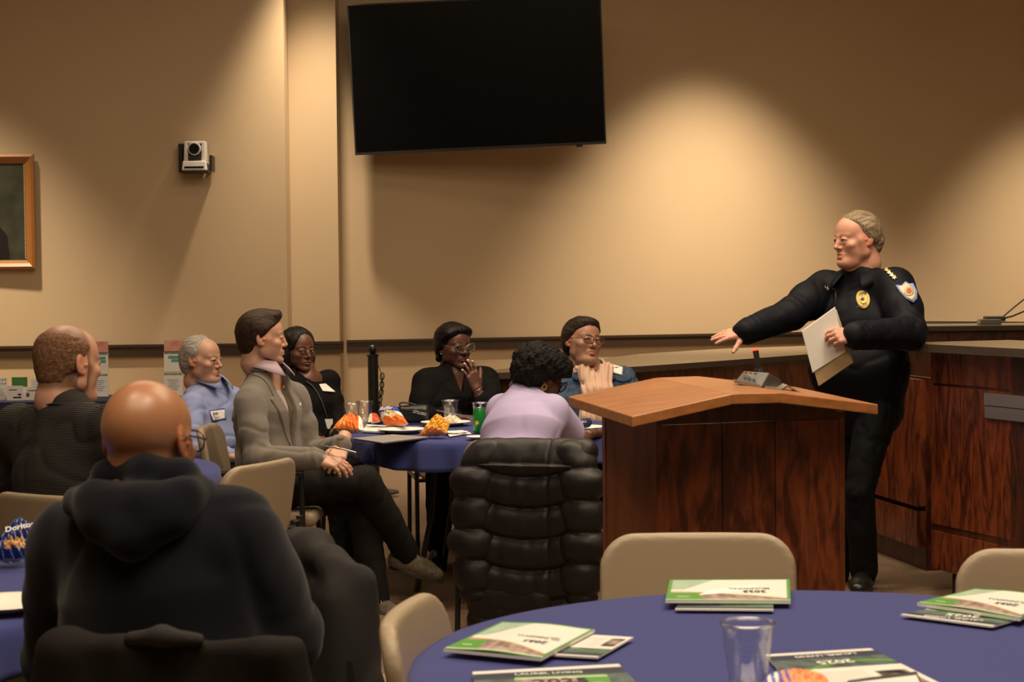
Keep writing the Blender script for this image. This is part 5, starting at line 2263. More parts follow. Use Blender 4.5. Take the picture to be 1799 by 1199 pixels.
cop.local('hair', hair_mesh(.009, yf=[-.05, -.045, -.03, -.002, .012, .026, .044, .066, .072], zb=-.085, extra=hx, noise=.0022),
          hair_mat('grey_blond_hair', (.14, .095, .055), (.36, .28, .19), scale=(260, 20, 50)), scale=1.08)
# badge, patch, stars, name
yel = mat('badge_gold', (.75, .55, .17), .4)
oval = [(1517 + 12.0 * math.cos(a) * (1 - .12 * math.sin(a)) + 1.5 * math.sin(a), 527.5 + 16 * math.sin(a)) for a in [i * math.pi / 12 for i in range(24)]]
bd, l_, n_ = patch('chest_badge', uj, cop.root, oval, yel, lift=.005, thick=.003)
if bd:
    inn = [(1517.3 + (x - 1517) * .62, 527 + (y - 527.5) * .55) for x, y in oval]
    patch('badge_centre', uj, cop.root, inn, mat('badge_bright', (.9, .72, .22), .35), lift=.009, thick=.002)
    rr = P(1530, 527, 8.4) - P(1504, 529, 8.4)
    text_on('lettering', 'CHIEF', .018, M['navyink'], cop.root, px_hit(uj, 1518, 517)[0], n_, rr, .012)
    text_on('lettering', 'POLICE', .016, M['navyink'], cop.root, px_hit(uj, 1516, 539)[0], n_, rr, .012)
    text_on('star', '★', .03, M['navyink'], cop.root, px_hit(uj, 1517, 528)[0], n_, rr, .013)
sh = [(1573, 502), (1583, 503), (1590, 496), (1597, 500), (1604, 499), (1611, 513), (1611, 526), (1604, 533), (1592, 526), (1581, 515)]
pt_, l_, n_ = patch('shoulder_patch', uj, cop.root, sh, mat('patch_blue', (.20, .27, .62), .6), lift=.004, thick=.003)
if pt_:
    cxx, cyy = 1594, 513.5
    patch('patch_field', uj, cop.root, [(cxx + (x - cxx) * .82, cyy + (y - cyy) * .84) for x, y in sh], mat('patch_cream', (.62, .55, .42), .6), lift=.0065, thick=.002)
    patch('patch_ring', uj, cop.root, [(1596 + 8.5 * math.cos(a), 514 + 8.5 * math.sin(a)) for a in [i * math.pi / 8 for i in range(16)]], mat('patch_gold', (.55, .42, .15), .6), lift=.0085, thick=.002)
    patch('patch_seal', uj, cop.root, [(1596 + 4.5 * math.cos(a), 514 + 4.5 * math.sin(a)) for a in [i * math.pi / 6 for i in range(12)]], mat('patch_red', (.4, .10, .10), .6), lift=.0105, thick=.002)


def star_poly(cx, cy, r, rot):
    return [(cx + (r if i % 2 == 0 else r * .42) * math.sin(i * math.pi / 5 + rot), cy - (r if i % 2 == 0 else r * .42) * math.cos(i * math.pi / 5 + rot)) for i in range(10)]


for cx, cy in ((1558, 475.5), (1562.5, 480), (1567, 484.5), (1571.5, 489)):
    patch('collar_star', uj, cop.root, star_poly(cx, cy, 4.9, .5), M['silver'] if False else mat('star_gold', (.85, .66, .34), .3, metal=.4), lift=.006, thick=.003)
l_, n_ = px_hit(uj, 1458, 508)
if l_:
    text_on('name_embroidery', 'HAN', .026, mat('gold_thread', (.65, .36, .10), .6), cop.root, l_, n_, P(1465, 510, 8.5) - P(1452, 508, 8.5), .006)
for pxs in ([(1467, 490), (1468, 520), (1467, 545)],):
    pts = [px_hit(uj, x, y)[0] for x, y in pxs]
    pts = [q + Vector((0, -.004, 0)) for q in pts if q is not None]
    if len(pts) > 1:
        tube_on(cop, 'zip', pts, .004, M['black'])

# the book and papers he holds
bk = thing('book', 'thick tan book held under loose white sheets by the officer', 'book')
yb = 8.03


def slabpx(name, pts, y0, th, mt, root):
    a_ = [P(x, y, y0) for x, y in pts]
    n__ = (a_[1] - a_[0]).cross(a_[2] - a_[0]).normalized()
    if n__.y < 0:
        n__ = -n__
    n__ = (n__ + Vector((.35, 0, -.15))).normalized()
    return MB().hull(a_, [q + n__ * th for q in a_]).build(name, mt, root, bevel=.001)


slabpx('cover', [(1410, 584), (1467, 541.5), (1498, 637), (1438, 679)], yb, .004, mat('tan_cover', (.45, .32, .17), .6), bk)
slabpx('pages', [(1411, 585), (1468, 543), (1498, 636), (1439, 677)], yb + .005, .028, M['paper'], bk)
slabpx('back_cover', [(1410, 584), (1467, 541.5), (1498, 637), (1438, 679)], yb + .034, .004, mat('tan_cover_back', (.30, .21, .11), .6), bk)
shp = thing('paper_sheets', 'loose white printed sheets on top of the book in the officer\'s hand', 'paper')
for k in range(3):
    d_ = k * .6
    slabpx('sheet', [(1408 + d_, 581.5 + d_), (1467, 539 + d_), (1484.5 + d_, 618.5), (1427.5, 656 - d_)], yb - .004 - .002 * k, .0015, M['paper'], shp)
# ------------------------------------------------------------------ coats over chairs


def chair_frame(ch):
    """axes of a placed chair: right (of the sitter), forward, up"""
    a = ch.rotation_euler.z
    return V(math.cos(a), math.sin(a), 0), V(-math.sin(a), math.cos(a), 0)


fch = [o for o in COL.objects if o.get('label') == 'tan chair hidden under the black puffer coat'][0]
cr_, cf_ = chair_frame(fch)
pcx = P(958, 800, 7.30)
po = V(fch.location.x, fch.location.y, 0) - cf_ * .275 + cr_ * .055
coat = thing('puffer_coat', 'long black quilted puffer coat draped over a chair back beside the lectern', 'coat', tuple(po), math.atan2(cr_[1], cr_[0]))



def baffle(z, x, z0, amp, arch, per=.122):
    ph = (z - z0 + arch * np.cos(np.clip(x * 6, -1.5, 1.5))) / per
    fr_ = ph - np.floor(ph)
    return -amp * (1 - np.abs(2 * fr_ - 1) ** 3.2)


s = Sdf(.0065)
s.box((0.0, -.01, .46), (.235, .062, .35), .05)
s.cap((-.15, .0, .80), (.22, .0, .80), .048, .048, .03)
s.fn(lambda x, y, z: np.where(z < .755, baffle(z, x - .0, .755, .024, .05), -.006) + .004 * noise3(x * 40, y * 20, z * 25, 3, 2) + .003 * np.exp(-((x - .09) / .006) ** 2) * 2, 'disp')
v, f = s.mesh(pad=.04)
link('coat_body', mesh_from('coat_body', v, f), C_['puffer'], coat)
for sx, nm in ((-1, 'sleeve'), (1, 'sleeve')):
    s = Sdf(.0065)
    s.chain([(sx * .17, -.01, .79), (sx * .215, -.045, .69), (sx * .225, -.055, .45), (sx * .215, -.055, .27)], [.05, .055, .056, .05], .03, flat=((1, 0, 0), 1.25))
    s.fn(lambda x, y, z: baffle(z, x * 0, .745, .018, 0) + .003 * noise3(x * 50, y * 30, z * 30, 6, 2), 'disp')
    v, f = s.mesh(pad=.03)
    link('sleeve', mesh_from('sleeve', v, f), C_['puffer'], coat)
s = Sdf(.0065)
s.box((-.07, -.03, .19), (.17, .05, .13), .05)
s.fn(lambda x, y, z: baffle(z, x, .30, .018, .02) + .004 * noise3(x * 40, y * 20, z * 25, 8, 2), 'disp')
v, f = s.mesh(pad=.03)
link('hem', mesh_from('hem', v, f), C_['puffer'], coat)

# black jacket on the bald man's chair
bch = [o for o in COL.objects if str(o.get('label', '')).startswith('tan chair of the bald man')][0]
cr_, cf_ = chair_frame(bch)
bo = V(bch.location.x, bch.location.y, 0) - cf_ * .285
jk_ = thing('jacket', 'black jacket hanging over the chair back of the bald man, nearest the camera', 'jacket', tuple(bo), bch.rotation_euler.z)
s = Sdf(.007)
s.box((0, 0, .60), (.235, .028, .262), .03)
s.cap((.20, .0, .83), (.30, .04, .52), .035, .04, .04)
s.cap((-.20, .0, .82), (-.27, .03, .5), .035, .04, .04)
s.fn(lambda x, y, z: .010 * (np.exp(-(noise3(x * 12, y * 6, z * 5, 21, 2) / .25) ** 2)) + .004 * np.sin(x * 60 + 3 * z), 'disp')
v, f = s.mesh(pad=.03)
link('jacket_body', mesh_from('jacket_body', v, f), mat('black_wool', (.012, .0095, .009), .85, bump=.1, bscale=300, spec=.2), jk_)
s = Sdf(.006)
s.chain([(-.06, -.02, .855), (.0, -.03, .862), (.06, -.02, .855)], [.012, .016, .012], .02)
v, f = s.mesh()
link('jacket_collar', mesh_from('jacket_collar', v, f), C_['coat'], jk_)

# charcoal coat on a chair to the right of the bald man
q = P(536, 945, 4.25)
ch2 = place_chair((q.x + .27, q.y + .08), (.94, .34), 'tan chair under a charcoal coat, right of the bald man', False)
cr_, cf_ = chair_frame(ch2)
co_ = V(ch2.location.x, ch2.location.y, 0) - cf_ * .27
ct = thing('overcoat', 'charcoal coat hanging in folds over a chair to the right of the bald man', 'coat', tuple(co_), ch2.rotation_euler.z)
s = Sdf(.007)
s.box((0, .03, .50), (.255, .07, .30), .05)
for q_ in (-1, 1):
    s.cap((q_ * .21, .05, .78), (q_ * .22, .06, .55), .062, .062, .03)
s.chain([(-.19, .01, .825), (.0, .0, .838), (.19, .01, .825)], [.045, .045, .045], .04)
s.chain([(-.18, -.0, .80), (-.22, -.0, .6), (-.24, 0, .34)], [.045, .05, .06], .05)
s.fn(lambda x, y, z: .014 * np.exp(-(noise3(x * 14, y * 6, z * 4, 25, 2) / .3) ** 2) + .005 * np.sin(x * 55 + 4 * z), 'disp')
v, f = s.mesh(pad=.03)
link('coat_body', mesh_from('coat_body', v, f), C_['coat'], ct)

# pale shoe of the woman in lilac, seen under the puffer coat
q = P(816, 1088, 7.05)
sh_ = thing('shoe', 'pale canvas shoe on the floor at the foot of the black puffer coat', 'shoe', (q.x, q.y, 0))
s = Sdf(.004)
s.ell((0, 0, .05), (.04, .045, .045), .03)
s.cap((0.02, 0, .045), (.16, .05, .04), .040, .036, .03)
s.box((.05, 0, -.04), (.3, .3, .055), .001, .004, 's')
v, f = s.mesh()
link('upper', mesh_from('upper', v, f), C_['tanshoe'], sh_)
mb = MB()
ol = [(.06 + .115 * math.cos(a) , .018 + .012 * math.cos(a) + .046 * math.sin(a)) for a in [i * math.pi / 12 for i in range(24)]]
mb.hull([(x, y, 0) for x, y in ol], [(x, y, .018) for x, y in ol])
mb.build('sole', C_['whitesole'], sh_)

# ------------------------------------------------------------------ crockery, cups, cans
TZ = .757


def cup(px, py, z, h, r, lab, group='clear plastic cups', Y=None, water=0):
    q = PZ(px, py, z)
    o = thing('plastic_cup', lab, 'cup', (q.x, q.y, z), group=group)
    pr = [(0, .002), (r * .66, .002), (r * .68, .006), (r * .80, h * .5), (r * .84, h * .52), (r * .96, h * .96), (r, h * .985), (r * 1.02, h), (r * .985, h), (r * .94, h * .95), (r * .64, .006), (0, .005)]
    MB().lathe(pr, 32).build('cup_wall', M['clear'], o, smooth=True)
    MB().lathe([(r * 1.0 + .0022 * math.cos(a), h + .0022 * math.sin(a)) for a in [i * math.pi / 4 for i in range(9)]], 32).build('rim', clear_mat('cup_rim', opacity=.45), o, smooth=True)
    if water:
        MB().lathe([(0, .006), (r * .62, .006), (r * .66, water), (0, water)], 24).build('water', clear_mat('water', opacity=.1), o)
    return o


cup(618, 752, TZ, .118, .043, 'clear cup behind the orange chips bag, left of the pair')
cup(641, 747, TZ, .118, .043, 'clear cup beside the stanchion post, right of the pair')
cup(791, 745, TZ, .118, .043, 'clear cup in front of the woman holding her mouth')
cup(845, 750, TZ, .118, .043, 'clear cup standing right behind the green can')
cup(1314, 1221, TZ, .122, .046, 'clear cup on the nearest blue table', water=.02)

q = PZ(843, 761, TZ)
cn = thing('drink_can', 'green soda can standing on the blue cloth beside the lilac sleeve', 'can', (q.x, q.y, TZ))
MB().lathe([(0, 0), (.025, 0), (.031, .008), (.031, .104), (.026, .116), (.0255, .119)], 32).build('can_body', mat('green_can', (.02, .30, .055), .28, metal=.4), cn, smooth=True)
MB().lathe([(.0262, .116), (.0262, .120), (.024, .120), (.023, .117), (0, .117)], 32).build('can_lid', M['silver'], cn)
o = MB().tube([(-.012, -.0318, .045), (-.008, -.0322, .062)], .010, 14)
mb = MB()
star = [(.0 + (.013 if i % 2 == 0 else .006) * math.sin(i * math.pi / 6), (.013 if i % 2 == 0 else .006) * math.cos(i * math.pi / 6)) for i in range(12)]
mb.hull([(-.012 + a, -.0300, .05 + b) for a, b in star], [(-.012 + a, -.0325, .05 + b) for a, b in star])
mb.build('yellow_burst', mat('can_yellow', (.85, .55, .04), .35), cn)


def plate(px, py, r, lab, z=TZ, mt=None, rim=.012):
    q = PZ(px, py, z)
    o = MB().lathe([(0, .002), (r * .66, .002), (r * .8, rim), (r, rim + .004), (r * 1.0, rim + .006), (r * .8, rim + .003), (r * .66, .005), (0, .005)], 48).build('plate', mt or M['foam'], None, smooth=True)
    o.location = (q.x, q.y, z)
    tag(o, lab, 'plate', 'paper plates')
    return o


plate(783, 747, .125, 'white plate of popcorn before the woman holding her mouth')
plate(706, 760, .115, 'printed white plate beside the folded grey folder')
plate(842, 772, .06, 'small white plate peeking out left of the lilac sleeve', rim=.008)
plate(800, 763, .06, 'small plate under the yellow orange chips bag', rim=.006)
plate(1018, 756, .12, 'white plate under the navy pouch')
plate(8, 1070, .115, 'cream plate on the blue cloth at the left edge')
for mmn, col, pxs in (('plate_print', M['orange'], (693, 758)), ('plate_print', M['navyink'], (710, 758))):
    q = PZ(*pxs, TZ + .008)
    o = MB().box((0, 0, 0), (.045, .05, .002)).build('napkin', col, None)
    o.location = (q.x, q.y, TZ + .007)
    tag(o, 'orange printed napkin patch on the plate by the grey folder' if col == M['orange'] else 'dark blue printed napkin patch on the plate by the grey folder', 'napkin')

# popcorn: countable kernels
q = PZ(793, 744, TZ)
r_ = np.random.RandomState(3)
s = Sdf(.003)
for i in range(6):
    s.sph((r_.normal() * .006, r_.normal() * .006, .008 + r_.normal() * .003), .0085, .004)
kv, kf = s.mesh()
km = mesh_from('popcorn', kv, kf)
km.materials.append(mat('popcorn', (.85, .76, .58), .8))
for i in range(44):
    o = bpy.data.objects.new('popcorn', km)
    COL.objects.link(o)
    a, rr = r_.rand() * 6.28, math.sqrt(r_.rand()) * .055
    o.location = (q.x + rr * math.cos(a), q.y + rr * math.sin(a), TZ + .006 + (1 - rr / .06) * .034 * r_.rand())
    o.rotation_euler = tuple(r_.rand(3) * 6)
    tag(o, 'fluffy white piece of popcorn heaped on the plate', 'popcorn', 'popcorn pieces on the plate')


def bag(name, lab, corners, depth, colfn, cat='snack bag', crumple=.004, nu=56, nv=56, seed=1, txt=None, mt=None):
    """corners: bl, br, tr, tl world points; a crinkled foil pillow"""
    bl, br, tr, tl = [np.array(c, dtype=float) for c in corners]
    nn_ = nrm(np.cross(br - bl, tl - bl))
    if nn_[1] > 0 and abs(nn_[2]) < .8 or nn_[2] < -.8:
        nn_ = -nn_
    org = (bl + br) / 2
    root = thing(name, lab, cat, tuple(org))
    u, v = np.meshgrid(np.linspace(0, 1, nu), np.linspace(0, 1, nv), indexing='ij')
    base = (1 - u)[..., None] * ((1 - v)[..., None] * bl + v[..., None] * tl) + u[..., None] * ((1 - v)[..., None] * br + v[..., None] * tr)
    pil = (np.clip(1 - (2 * u - 1) ** 2, 0, 1) ** .55) * (np.clip(1 - (2 * v - 1) ** 6, 0, 1) ** .8)
    n_ = noise3(u * 22, v * 16, 0 * u, seed, 3)
    cr = crumple * (1 - 2 * np.abs(n_)) * (.3 + pil)
    for sgn, nm in ((1, 'front'), (-1, 'back')):
        p = base + nn_ * (sgn * (depth * pil)[..., None] + cr[..., None]) - org
        idx = np.arange(nu * nv).reshape(nu, nv)
        fs = np.stack([idx[:-1, :-1], idx[1:, :-1], idx[1:, 1:], idx[:-1, 1:]], -1).reshape(-1, 4)
        if sgn < 0:
            fs = fs[:, ::-1]
        me = mesh_from(nm, p.reshape(-1, 3), fs)
        set_cols(me, colfn(u, v).reshape(-1, 3) if sgn > 0 else np.broadcast_to([.55, .5, .5], (nu * nv, 3)))
        o = link(nm, me, mt or M['foil'], root)
    if txt:
        for (t_, size, uu, vv, mt_, rot) in txt:
            i, j = int(uu * (nu - 1)), int(vv * (nv - 1))
            c = (base + nn_ * (depth * pil + np.maximum(cr, 0))[..., None])[i, j]
            rt = nrm(br - bl) * math.cos(rot) + nrm(tl - bl) * math.sin(rot)
            o = text_mesh('lettering', t_, size, mt_, None, .0006, bold=size * .03)
            r3 = Vector(rt)
            u3 = Vector(nn_).cross(r3)
            m4 = Matrix((r3, u3, Vector(nn_))).transposed().to_4x4()
            m4.translation = Vector(c - org) + Vector(nn_) * .004
            o.parent = root
            o.matrix_local = m4
    return root


M['foil'] = mat('snack_foil', (.5, .5, .5), .28, attr=True, bump=.1, bscale=40)


def cmix(conds, default):
    def fn(u, v):
        c = np.zeros(u.shape + (3,))
        c[:] = default
        for cond, col in conds:
            c[cond(u, v)] = col
        return c
    return fn


OR, YE, WH, BL_, RD_ = (.80, .17, .015), (.85, .42, .03), (.8, .78, .75), (.03, .07, .42), (.55, .03, .02)
# orange bag near the man in suit
bag('chip_bag', 'crumpled orange chips bag near the hands of the man in grey suit', [P(585, 753, 8.25), P(640, 757, 8.2), P(636, 737, 8.36), P(606, 733, 8.38)], .028,
    cmix([(lambda u, v: (u > .82), WH), (lambda u, v: np.hypot(u - .7, v - .8) < .1, (.25, .02, .01)), (lambda u, v: (v < .5) & (u < .4) & (np.sin(u * 40) > .3), (.9, .35, .05))], OR), seed=2, crumple=.008)
bag('chip_bag', 'small red and orange bag lying by the black puck on the middle table', [P(646, 742, 8.75), P(669, 741, 8.75), P(664, 730, 8.85), P(649, 729, 8.85)], .014,
    cmix([(lambda u, v: u < .35, (.75, .68, .5))], (.62, .09, .03)), seed=4, crumple=.004)
bag('chip_bag', 'blue, white and orange chips bag standing near the black handbag', [P(678, 749, 8.70), P(718, 746, 8.60), P(697, 714, 8.76), P(664, 723, 8.86)], .03,
    cmix([(lambda u, v: v > .62 + .06 * np.sin(u * 6), BL_), (lambda u, v: (v < .32 + .08 * np.sin(u * 9)), OR), (lambda u, v: np.hypot((u - .6) / .22, (v - .45) / .1) < 1, (.85, .55, .15))], WH), seed=6, crumple=.004,
    txt=[('Ruffles', .034, .5, .72, mat('ruffles_red', (.7, .62, .68), .4), .05)])
bag('chip_bag', 'yellow and orange chips bag standing open at the front of the middle table', [P(735, 766, 8.24), P(783, 764, 8.18), P(791, 743, 8.22), P(768, 727, 8.30)], .024,
    cmix([(lambda u, v: v > .72, (.80, .36, .02)), (lambda u, v: (v < .22 + .06 * np.sin(u * 30)), (.55, .17, .05)), (lambda u, v: (np.abs(v - .5) < .3) & (np.sin(30 * (u + v)) > .93), (.6, .2, .02))], YE), seed=8, crumple=.006)
# blue bag on the left table
bag('chip_bag', 'glossy blue tortilla chips bag at the left edge of the picture', [P(-30, 984, 4.52), P(52, 980, 4.52), P(56, 925, 4.58), P(38, 912, 4.60)], .035,
    cmix([(lambda u, v: (np.hypot((u - .55) / .13, (v - .22) / .13) < 1) & (np.abs(u - .55) < .13 - .5 * np.abs(v - .22)), (.75, .38, .10)),
          (lambda u, v: (np.hypot((u - .78) / .14, (v - .26) / .15) < 1), (.8, .42, .12)),
          (lambda u, v: (v > .52) & (v < .68) & (np.sin(u * 24 + 3 * v) > .2) & (u > .4), (.12, .03, .03)),
          (lambda u, v: (np.sin(u * 31 + v * 17) > .93), (.5, .6, .75))], (.012, .035, .24)), seed=11, crumple=.009, mt=mat('glossy_foil', (.5, .5, .5), .16, attr=True),
    txt=[('Doritos', .020, .72, .62, M['paper'], .3)])
# bag at the bottom of the nearest table
bag('chip_bag', 'orange, white and blue chips bag cut off by the bottom edge on the nearest table', [P(1330, 1230, 2.72), P(1470, 1228, 2.72), P(1452, 1193, 2.86), P(1345, 1192, 2.86)], .018,
    cmix([(lambda u, v: (u < .25), WH), (lambda u, v: (u < .42) & (np.sin(u * 60 + v * 8) > 0), BL_)], (.85, .28, .10)), seed=13, crumple=.004)

# handbag
q = P(727, 744, 9.1)
hb = thing('handbag', 'small black leather handbag with a metal clasp on the middle table', 'bag', (q.x, q.y, TZ))
s = Sdf(.004)
s.box((0, 0, .045), (.078, .035, .042), .02)
s.cap((-.07, 0, .06), (.06, 0, .075), .022, .018, .02)
s.fn(lambda x, y, z: .003 * noise3(x * 60, y * 40, z * 60, 5, 2), 'disp')
v, f = s.mesh()
bl_ = mat('bag_leather', (.010, .009, .010), .35)
link('bag_body', mesh_from('bag_body', v, f), bl_, hb)
MB().tube(arc((-.06, -.02, .08), (-.10, -.01, .13), (.03, .0, .088), 10), .005, 6).build('strap', bl_, hb, smooth=True)
for i in range(5):
    c = Vector((.005 + i * .013, -.045, .062 - .003 * i))
    pts = [c + Vector((.008 * math.cos(a), 0.003 * (i % 2), .005 * math.sin(a))) for a in [k * math.pi / 5 for k in range(10)]]
    MB().tube(pts, .0016, 5, closed=True).build('chain_link', M['silver'], hb, smooth=True)

# puck, notebook, folder, papers, pouch, straw
q = PZ(656, 745, TZ)
o = MB().lathe([(0, 0), (.05, 0), (.052, .008), (.04, .016), (0, .018)], 32).build('puck', mat('puck_black', (.015, .02, .024), .25), None, smooth=True)
o.location = (q.x, q.y, TZ)
tag(o, 'round black puck-like disc on the middle table before the cups', 'disc')


def quad(name, lab, cat, px4, z, th, mt, group=None, parts=None):
    pts = [PZ(x, y, z) for x, y in px4]
    c = sum(pts, Vector()) / 4
    r = thing(name, lab, cat, (c.x, c.y, z), group=group)
    MB().hull([(p.x - c.x, p.y - c.y, 0) for p in pts], [(p.x - c.x, p.y - c.y, th) for p in pts]).build(parts or 'body', mt, r, bevel=.0006)
    return r, pts, c


nbk, pts, c = quad('spiral_notebook', 'white spiral notebook on the middle table beside the orange bag', 'notebook', [(636, 760), (676, 762), (683, 751), (645, 748.5)], TZ, .008, M['paper'], parts='pages')
mb = MB()
for i in range(18):
    t = i / 17
    p = pts[0].lerp(pts[1], t) - c
    ring = [Vector((p.x, p.y + .004 * math.cos(a), .004 + .006 * math.sin(a))) for a in [k * math.pi / 4 for k in range(8)]]
    MB().tube(ring, .0009, 4, closed=True).build('binding_ring', M['silver'], nbk)
fo, pts, c = quad('folder', 'flat grey folder at the near edge of the middle table', 'folder', [(619, 773), (672, 781), (753, 771), (690, 766.5)], TZ, .004, mat('grey_folder', (.30, .28, .27), .5), parts='cover')
fo.children[0].location.z = .004
MB().hull([(p.x - c.x + .004, p.y - c.y - .003, 0) for p in pts], [(p.x - c.x + .004, p.y - c.y - .003, .0035) for p in pts]).build('back_cover', mat('dark_folder', (.03, .035, .045), .5), fo)
quad('paper_sheet', 'white papers beside the lilac sleeve, nearest the lectern', 'paper', [(990, 772), (1012, 774), (1032, 763), (1003, 761)], TZ, .003, M['paper'], parts='sheet')
quad('napkin', 'white and green napkin beside the yellow chips bag', 'napkin', [(790, 768), (828, 762), (812, 757), (782, 759)], TZ, .003, M['paper'], parts='sheet')
q = PZ(1016, 751, TZ + .02)
pch = thing('pouch', 'rolled navy fabric pouch with white lettering on a plate', 'pouch', (q.x, q.y, TZ + .014))
s = Sdf(.004)
s.cap((-.05, 0, .015), (.045, 0, .03), .013, .02, .02)
s.ell((.0, 0, .014), (.05, .03, .013), .02)
v, f = s.mesh()
link('pouch_body', mesh_from('pouch_body', v, f), M['navy'], pch)
o = text_mesh('lettering', 'FARRELL', .016, M['paper'], pch)
o.location = (.008, -.024, .031)
o.rotation_euler = (1.1, -.15, 0)
A_, B_ = P(767, 721.5, 9.0), P(836, 734, 8.5)
sw = thing('straw', 'thin pale straw leaning across the plate to the green can', 'straw')
MB().tube([A_, B_], .0028, 8).build('tube', M['silver'], sw)

# ------------------------------------------------------------------ leaflets on the display table
dz = .757
for k, (x0, x1, y0, y1, mt_, lab, kind) in enumerate([
        (175, 190, 600, 690, None, 'acrylic leaflet stand half hidden behind the ginger-haired man', 'S'),
        (288, 321, 598, 683, None, 'acrylic leaflet stand with teal and white leaflets between the seated men', 'S')]):
    Y = 11.55
    a, b = P(x0, y1, Y), P(x1, y0, Y)
    w_, h_ = (b.x - a.x), (b.z - dz)
    if k == 0:
        w_ = .125
        a.x = b.x - w_
    r = thing('leaflet_stand', lab, 'leaflet stand', (a.x + w_ / 2, Y, dz), group='leaflet stands on the display table')
    MB().box((0, .02, h_ / 2), (w_, .006, h_)).box((0, -.02, .003), (w_, .09, .006)).build('acrylic_back', M['acrylic'], r)
    MB().box((0, .012, h_ * .90), (w_ * .95, .002, h_ * .19)).build('header', mat('header_print', (.7, .45, .35), .5, var=.5, vscale=25, vcol=(.75, .25, .2)), r)
    for j, (zc, hh) in enumerate(((.62, .34), (.22, .40))):
        lf = MB().box((0, .004 - j * .012, h_ * zc), (w_ * .96, .004, h_ * hh)).build('leaflet', M['paper'], r)
        if j == 0:
            m2 = MB().box((.006, .0012, h_ * (zc + .08)), (w_ * .6, .001, h_ * .05)).box((.016, .0012, h_ * (zc + .02)), (w_ * .45, .001, h_ * .05))
            o = m2.build('teal_print', M['teal'], None)
        else:
            m2 = MB()
            for i in range(6):
                m2.box((-.002 + .004 * (i % 2), -.0108, h_ * (zc + .08 - i * .035)), (w_ * (.6 - .1 * (i % 3)), .001, h_ * .008))
            o = m2.build('text_lines', mat('grey_ink', (.25, .25, .25), .6), None)
        o.parent = lf
        m2 = MB().box((0, .0008 - j * .012, h_ * (zc + hh * .46)), (w_ * .9, .001, h_ * .03))
        o = m2.build('blue_band', mat('band_blue', (.06, .14, .2), .5, var=.8, vscale=40, vcol=(.3, .4, .3)), None)
        o.parent = lf
for x0, x1, y0, y1, Y, col, lab in [
        (-12, 12, 664, 683, 11.62, 'dots', 'small dotted card at the far left of the display table, back row'),
        (21, 48, 663, 679, 11.62, 'green', 'small green card standing in the back row of the display table'),
        (53, 78, 664, 678, 11.62, 'white', 'plain white card in the back row beside the green card'),
        (-14, 10, 680, 702, 11.40, 'lines', 'white leaflet at the far left of the display table, front row'),
        (12, 40, 678, 706, 11.34, 'black', 'white leaflet with black headline in the front row of the display table'),
        (41, 68, 680, 705, 11.36, 'photo', 'white leaflet with a small picture in the front row beside the black headline one'),
        (69, 80, 682, 704, 11.38, 'white2', 'narrow white leaflet touching the ginger-haired man\'s collar')]:
    a, b = P(x0, y1, Y), P(x1, y0, Y)
    w_ = b.x - a.x
    zb_ = max(dz, a.z - .0) if col in ('dots', 'green', 'white') else dz
    h_ = b.z - dz
    r = thing('leaflet', lab, 'leaflet', ((a.x + b.x) / 2, Y, dz), group='leaflets and cards on the display table')
    MB().box((0, 0, h_ * .5), (w_, .004, h_)).build('card', M['green'] if col == 'green' else M['paper'], r)
    if col != 'green':
        MB().hull([(-w_ * .4, .002, h_ * .6), (w_ * .4, .002, h_ * .6), (w_ * .4, .06, 0), (-w_ * .4, .06, 0)], [(-w_ * .4, .004, h_ * .6), (w_ * .4, .004, h_ * .6), (w_ * .4, .062, 0), (-w_ * .4, .062, 0)]).build('easel_back', M['paper'], r)
    m2 = MB()
    if col == 'dots':
        for i in range(5):
            m2.box((-w_ * .4 + i * w_ * .2, -.0025, h_ * .9), (w_ * .09, .001, h_ * .05)).box((-w_ * .4 + i * w_ * .2, -.0025, h_ * .7), (w_ * .09, .001, h_ * .05))
        mt_ = M['ink']
    elif col == 'black':
        m2.box((-w_ * .1, -.0025, h_ * .72), (w_ * .5, .001, h_ * .05)).box((w_ * .15, -.0025, h_ * .2), (w_ * .5, .001, h_ * .1)).box((w_ * .3, -.0025, h_ * .4), (w_ * .2, .001, h_ * .12))
        mt_ = M['ink']
    elif col == 'photo':
        m2.box((-w_ * .2, -.0025, h_ * .4), (w_ * .22, .001, h_ * .3)).box((w_ * .1, -.0025, h_ * .72), (w_ * .6, .001, h_ * .08))
        mt_ = M['photo']
    else:
        for i in range(5):
            m2.box((0, -.0025, h_ * (.8 - .12 * i)), (w_ * .7, .001, h_ * .018))
        mt_ = mat('ink_grey', (.2, .2, .2), .6)
    m2.build('print', mt_, r)

# ------------------------------------------------------------------ brochures on the nearest table
M['print'] = mat('glossy_print', (.5, .5, .5), .32, attr=True)
GR, WHT, PHO, DRK = np.array((.10, .34, .05)), np.array((.84, .83, .79)), np.array((.36, .27, .25)), np.array((.035, .045, .06))


def cover_a(u, v):
    """green bordered cover: white wave over a pale picture and a brown street photo"""
    c = np.tile(WHT, u.shape + (1,))
    n_ = noise3(u * 30, v * 22, 0 * u, 3, 3)
    edge = .60 + .30 * (1 - u) ** 1.6
    ph = v > edge
    c[ph] = (PHO * (1.05 + .55 * n_[..., None]))[ph]
    sk = (u > .62 + .5 * v) & (v < .5)
    c[sk] = (np.array((.40, .55, .42)) * (1 + .1 * n_[..., None]))[sk]
    c[np.abs(v - edge) < .014] = (.55, .33, .06)
    gr = ((u > .80 - .1 * v) & (v > .66)) | (u < .03) | (v < .03) | (u > .972) | (v > .965)
    c[gr] = GR
    c[(v > .945) & (v < .965)] = WHT
    c[(u > .82) & (u < .92) & (np.abs(v - .82) < .012)] = WHT
    return np.clip(c, 0, 1)


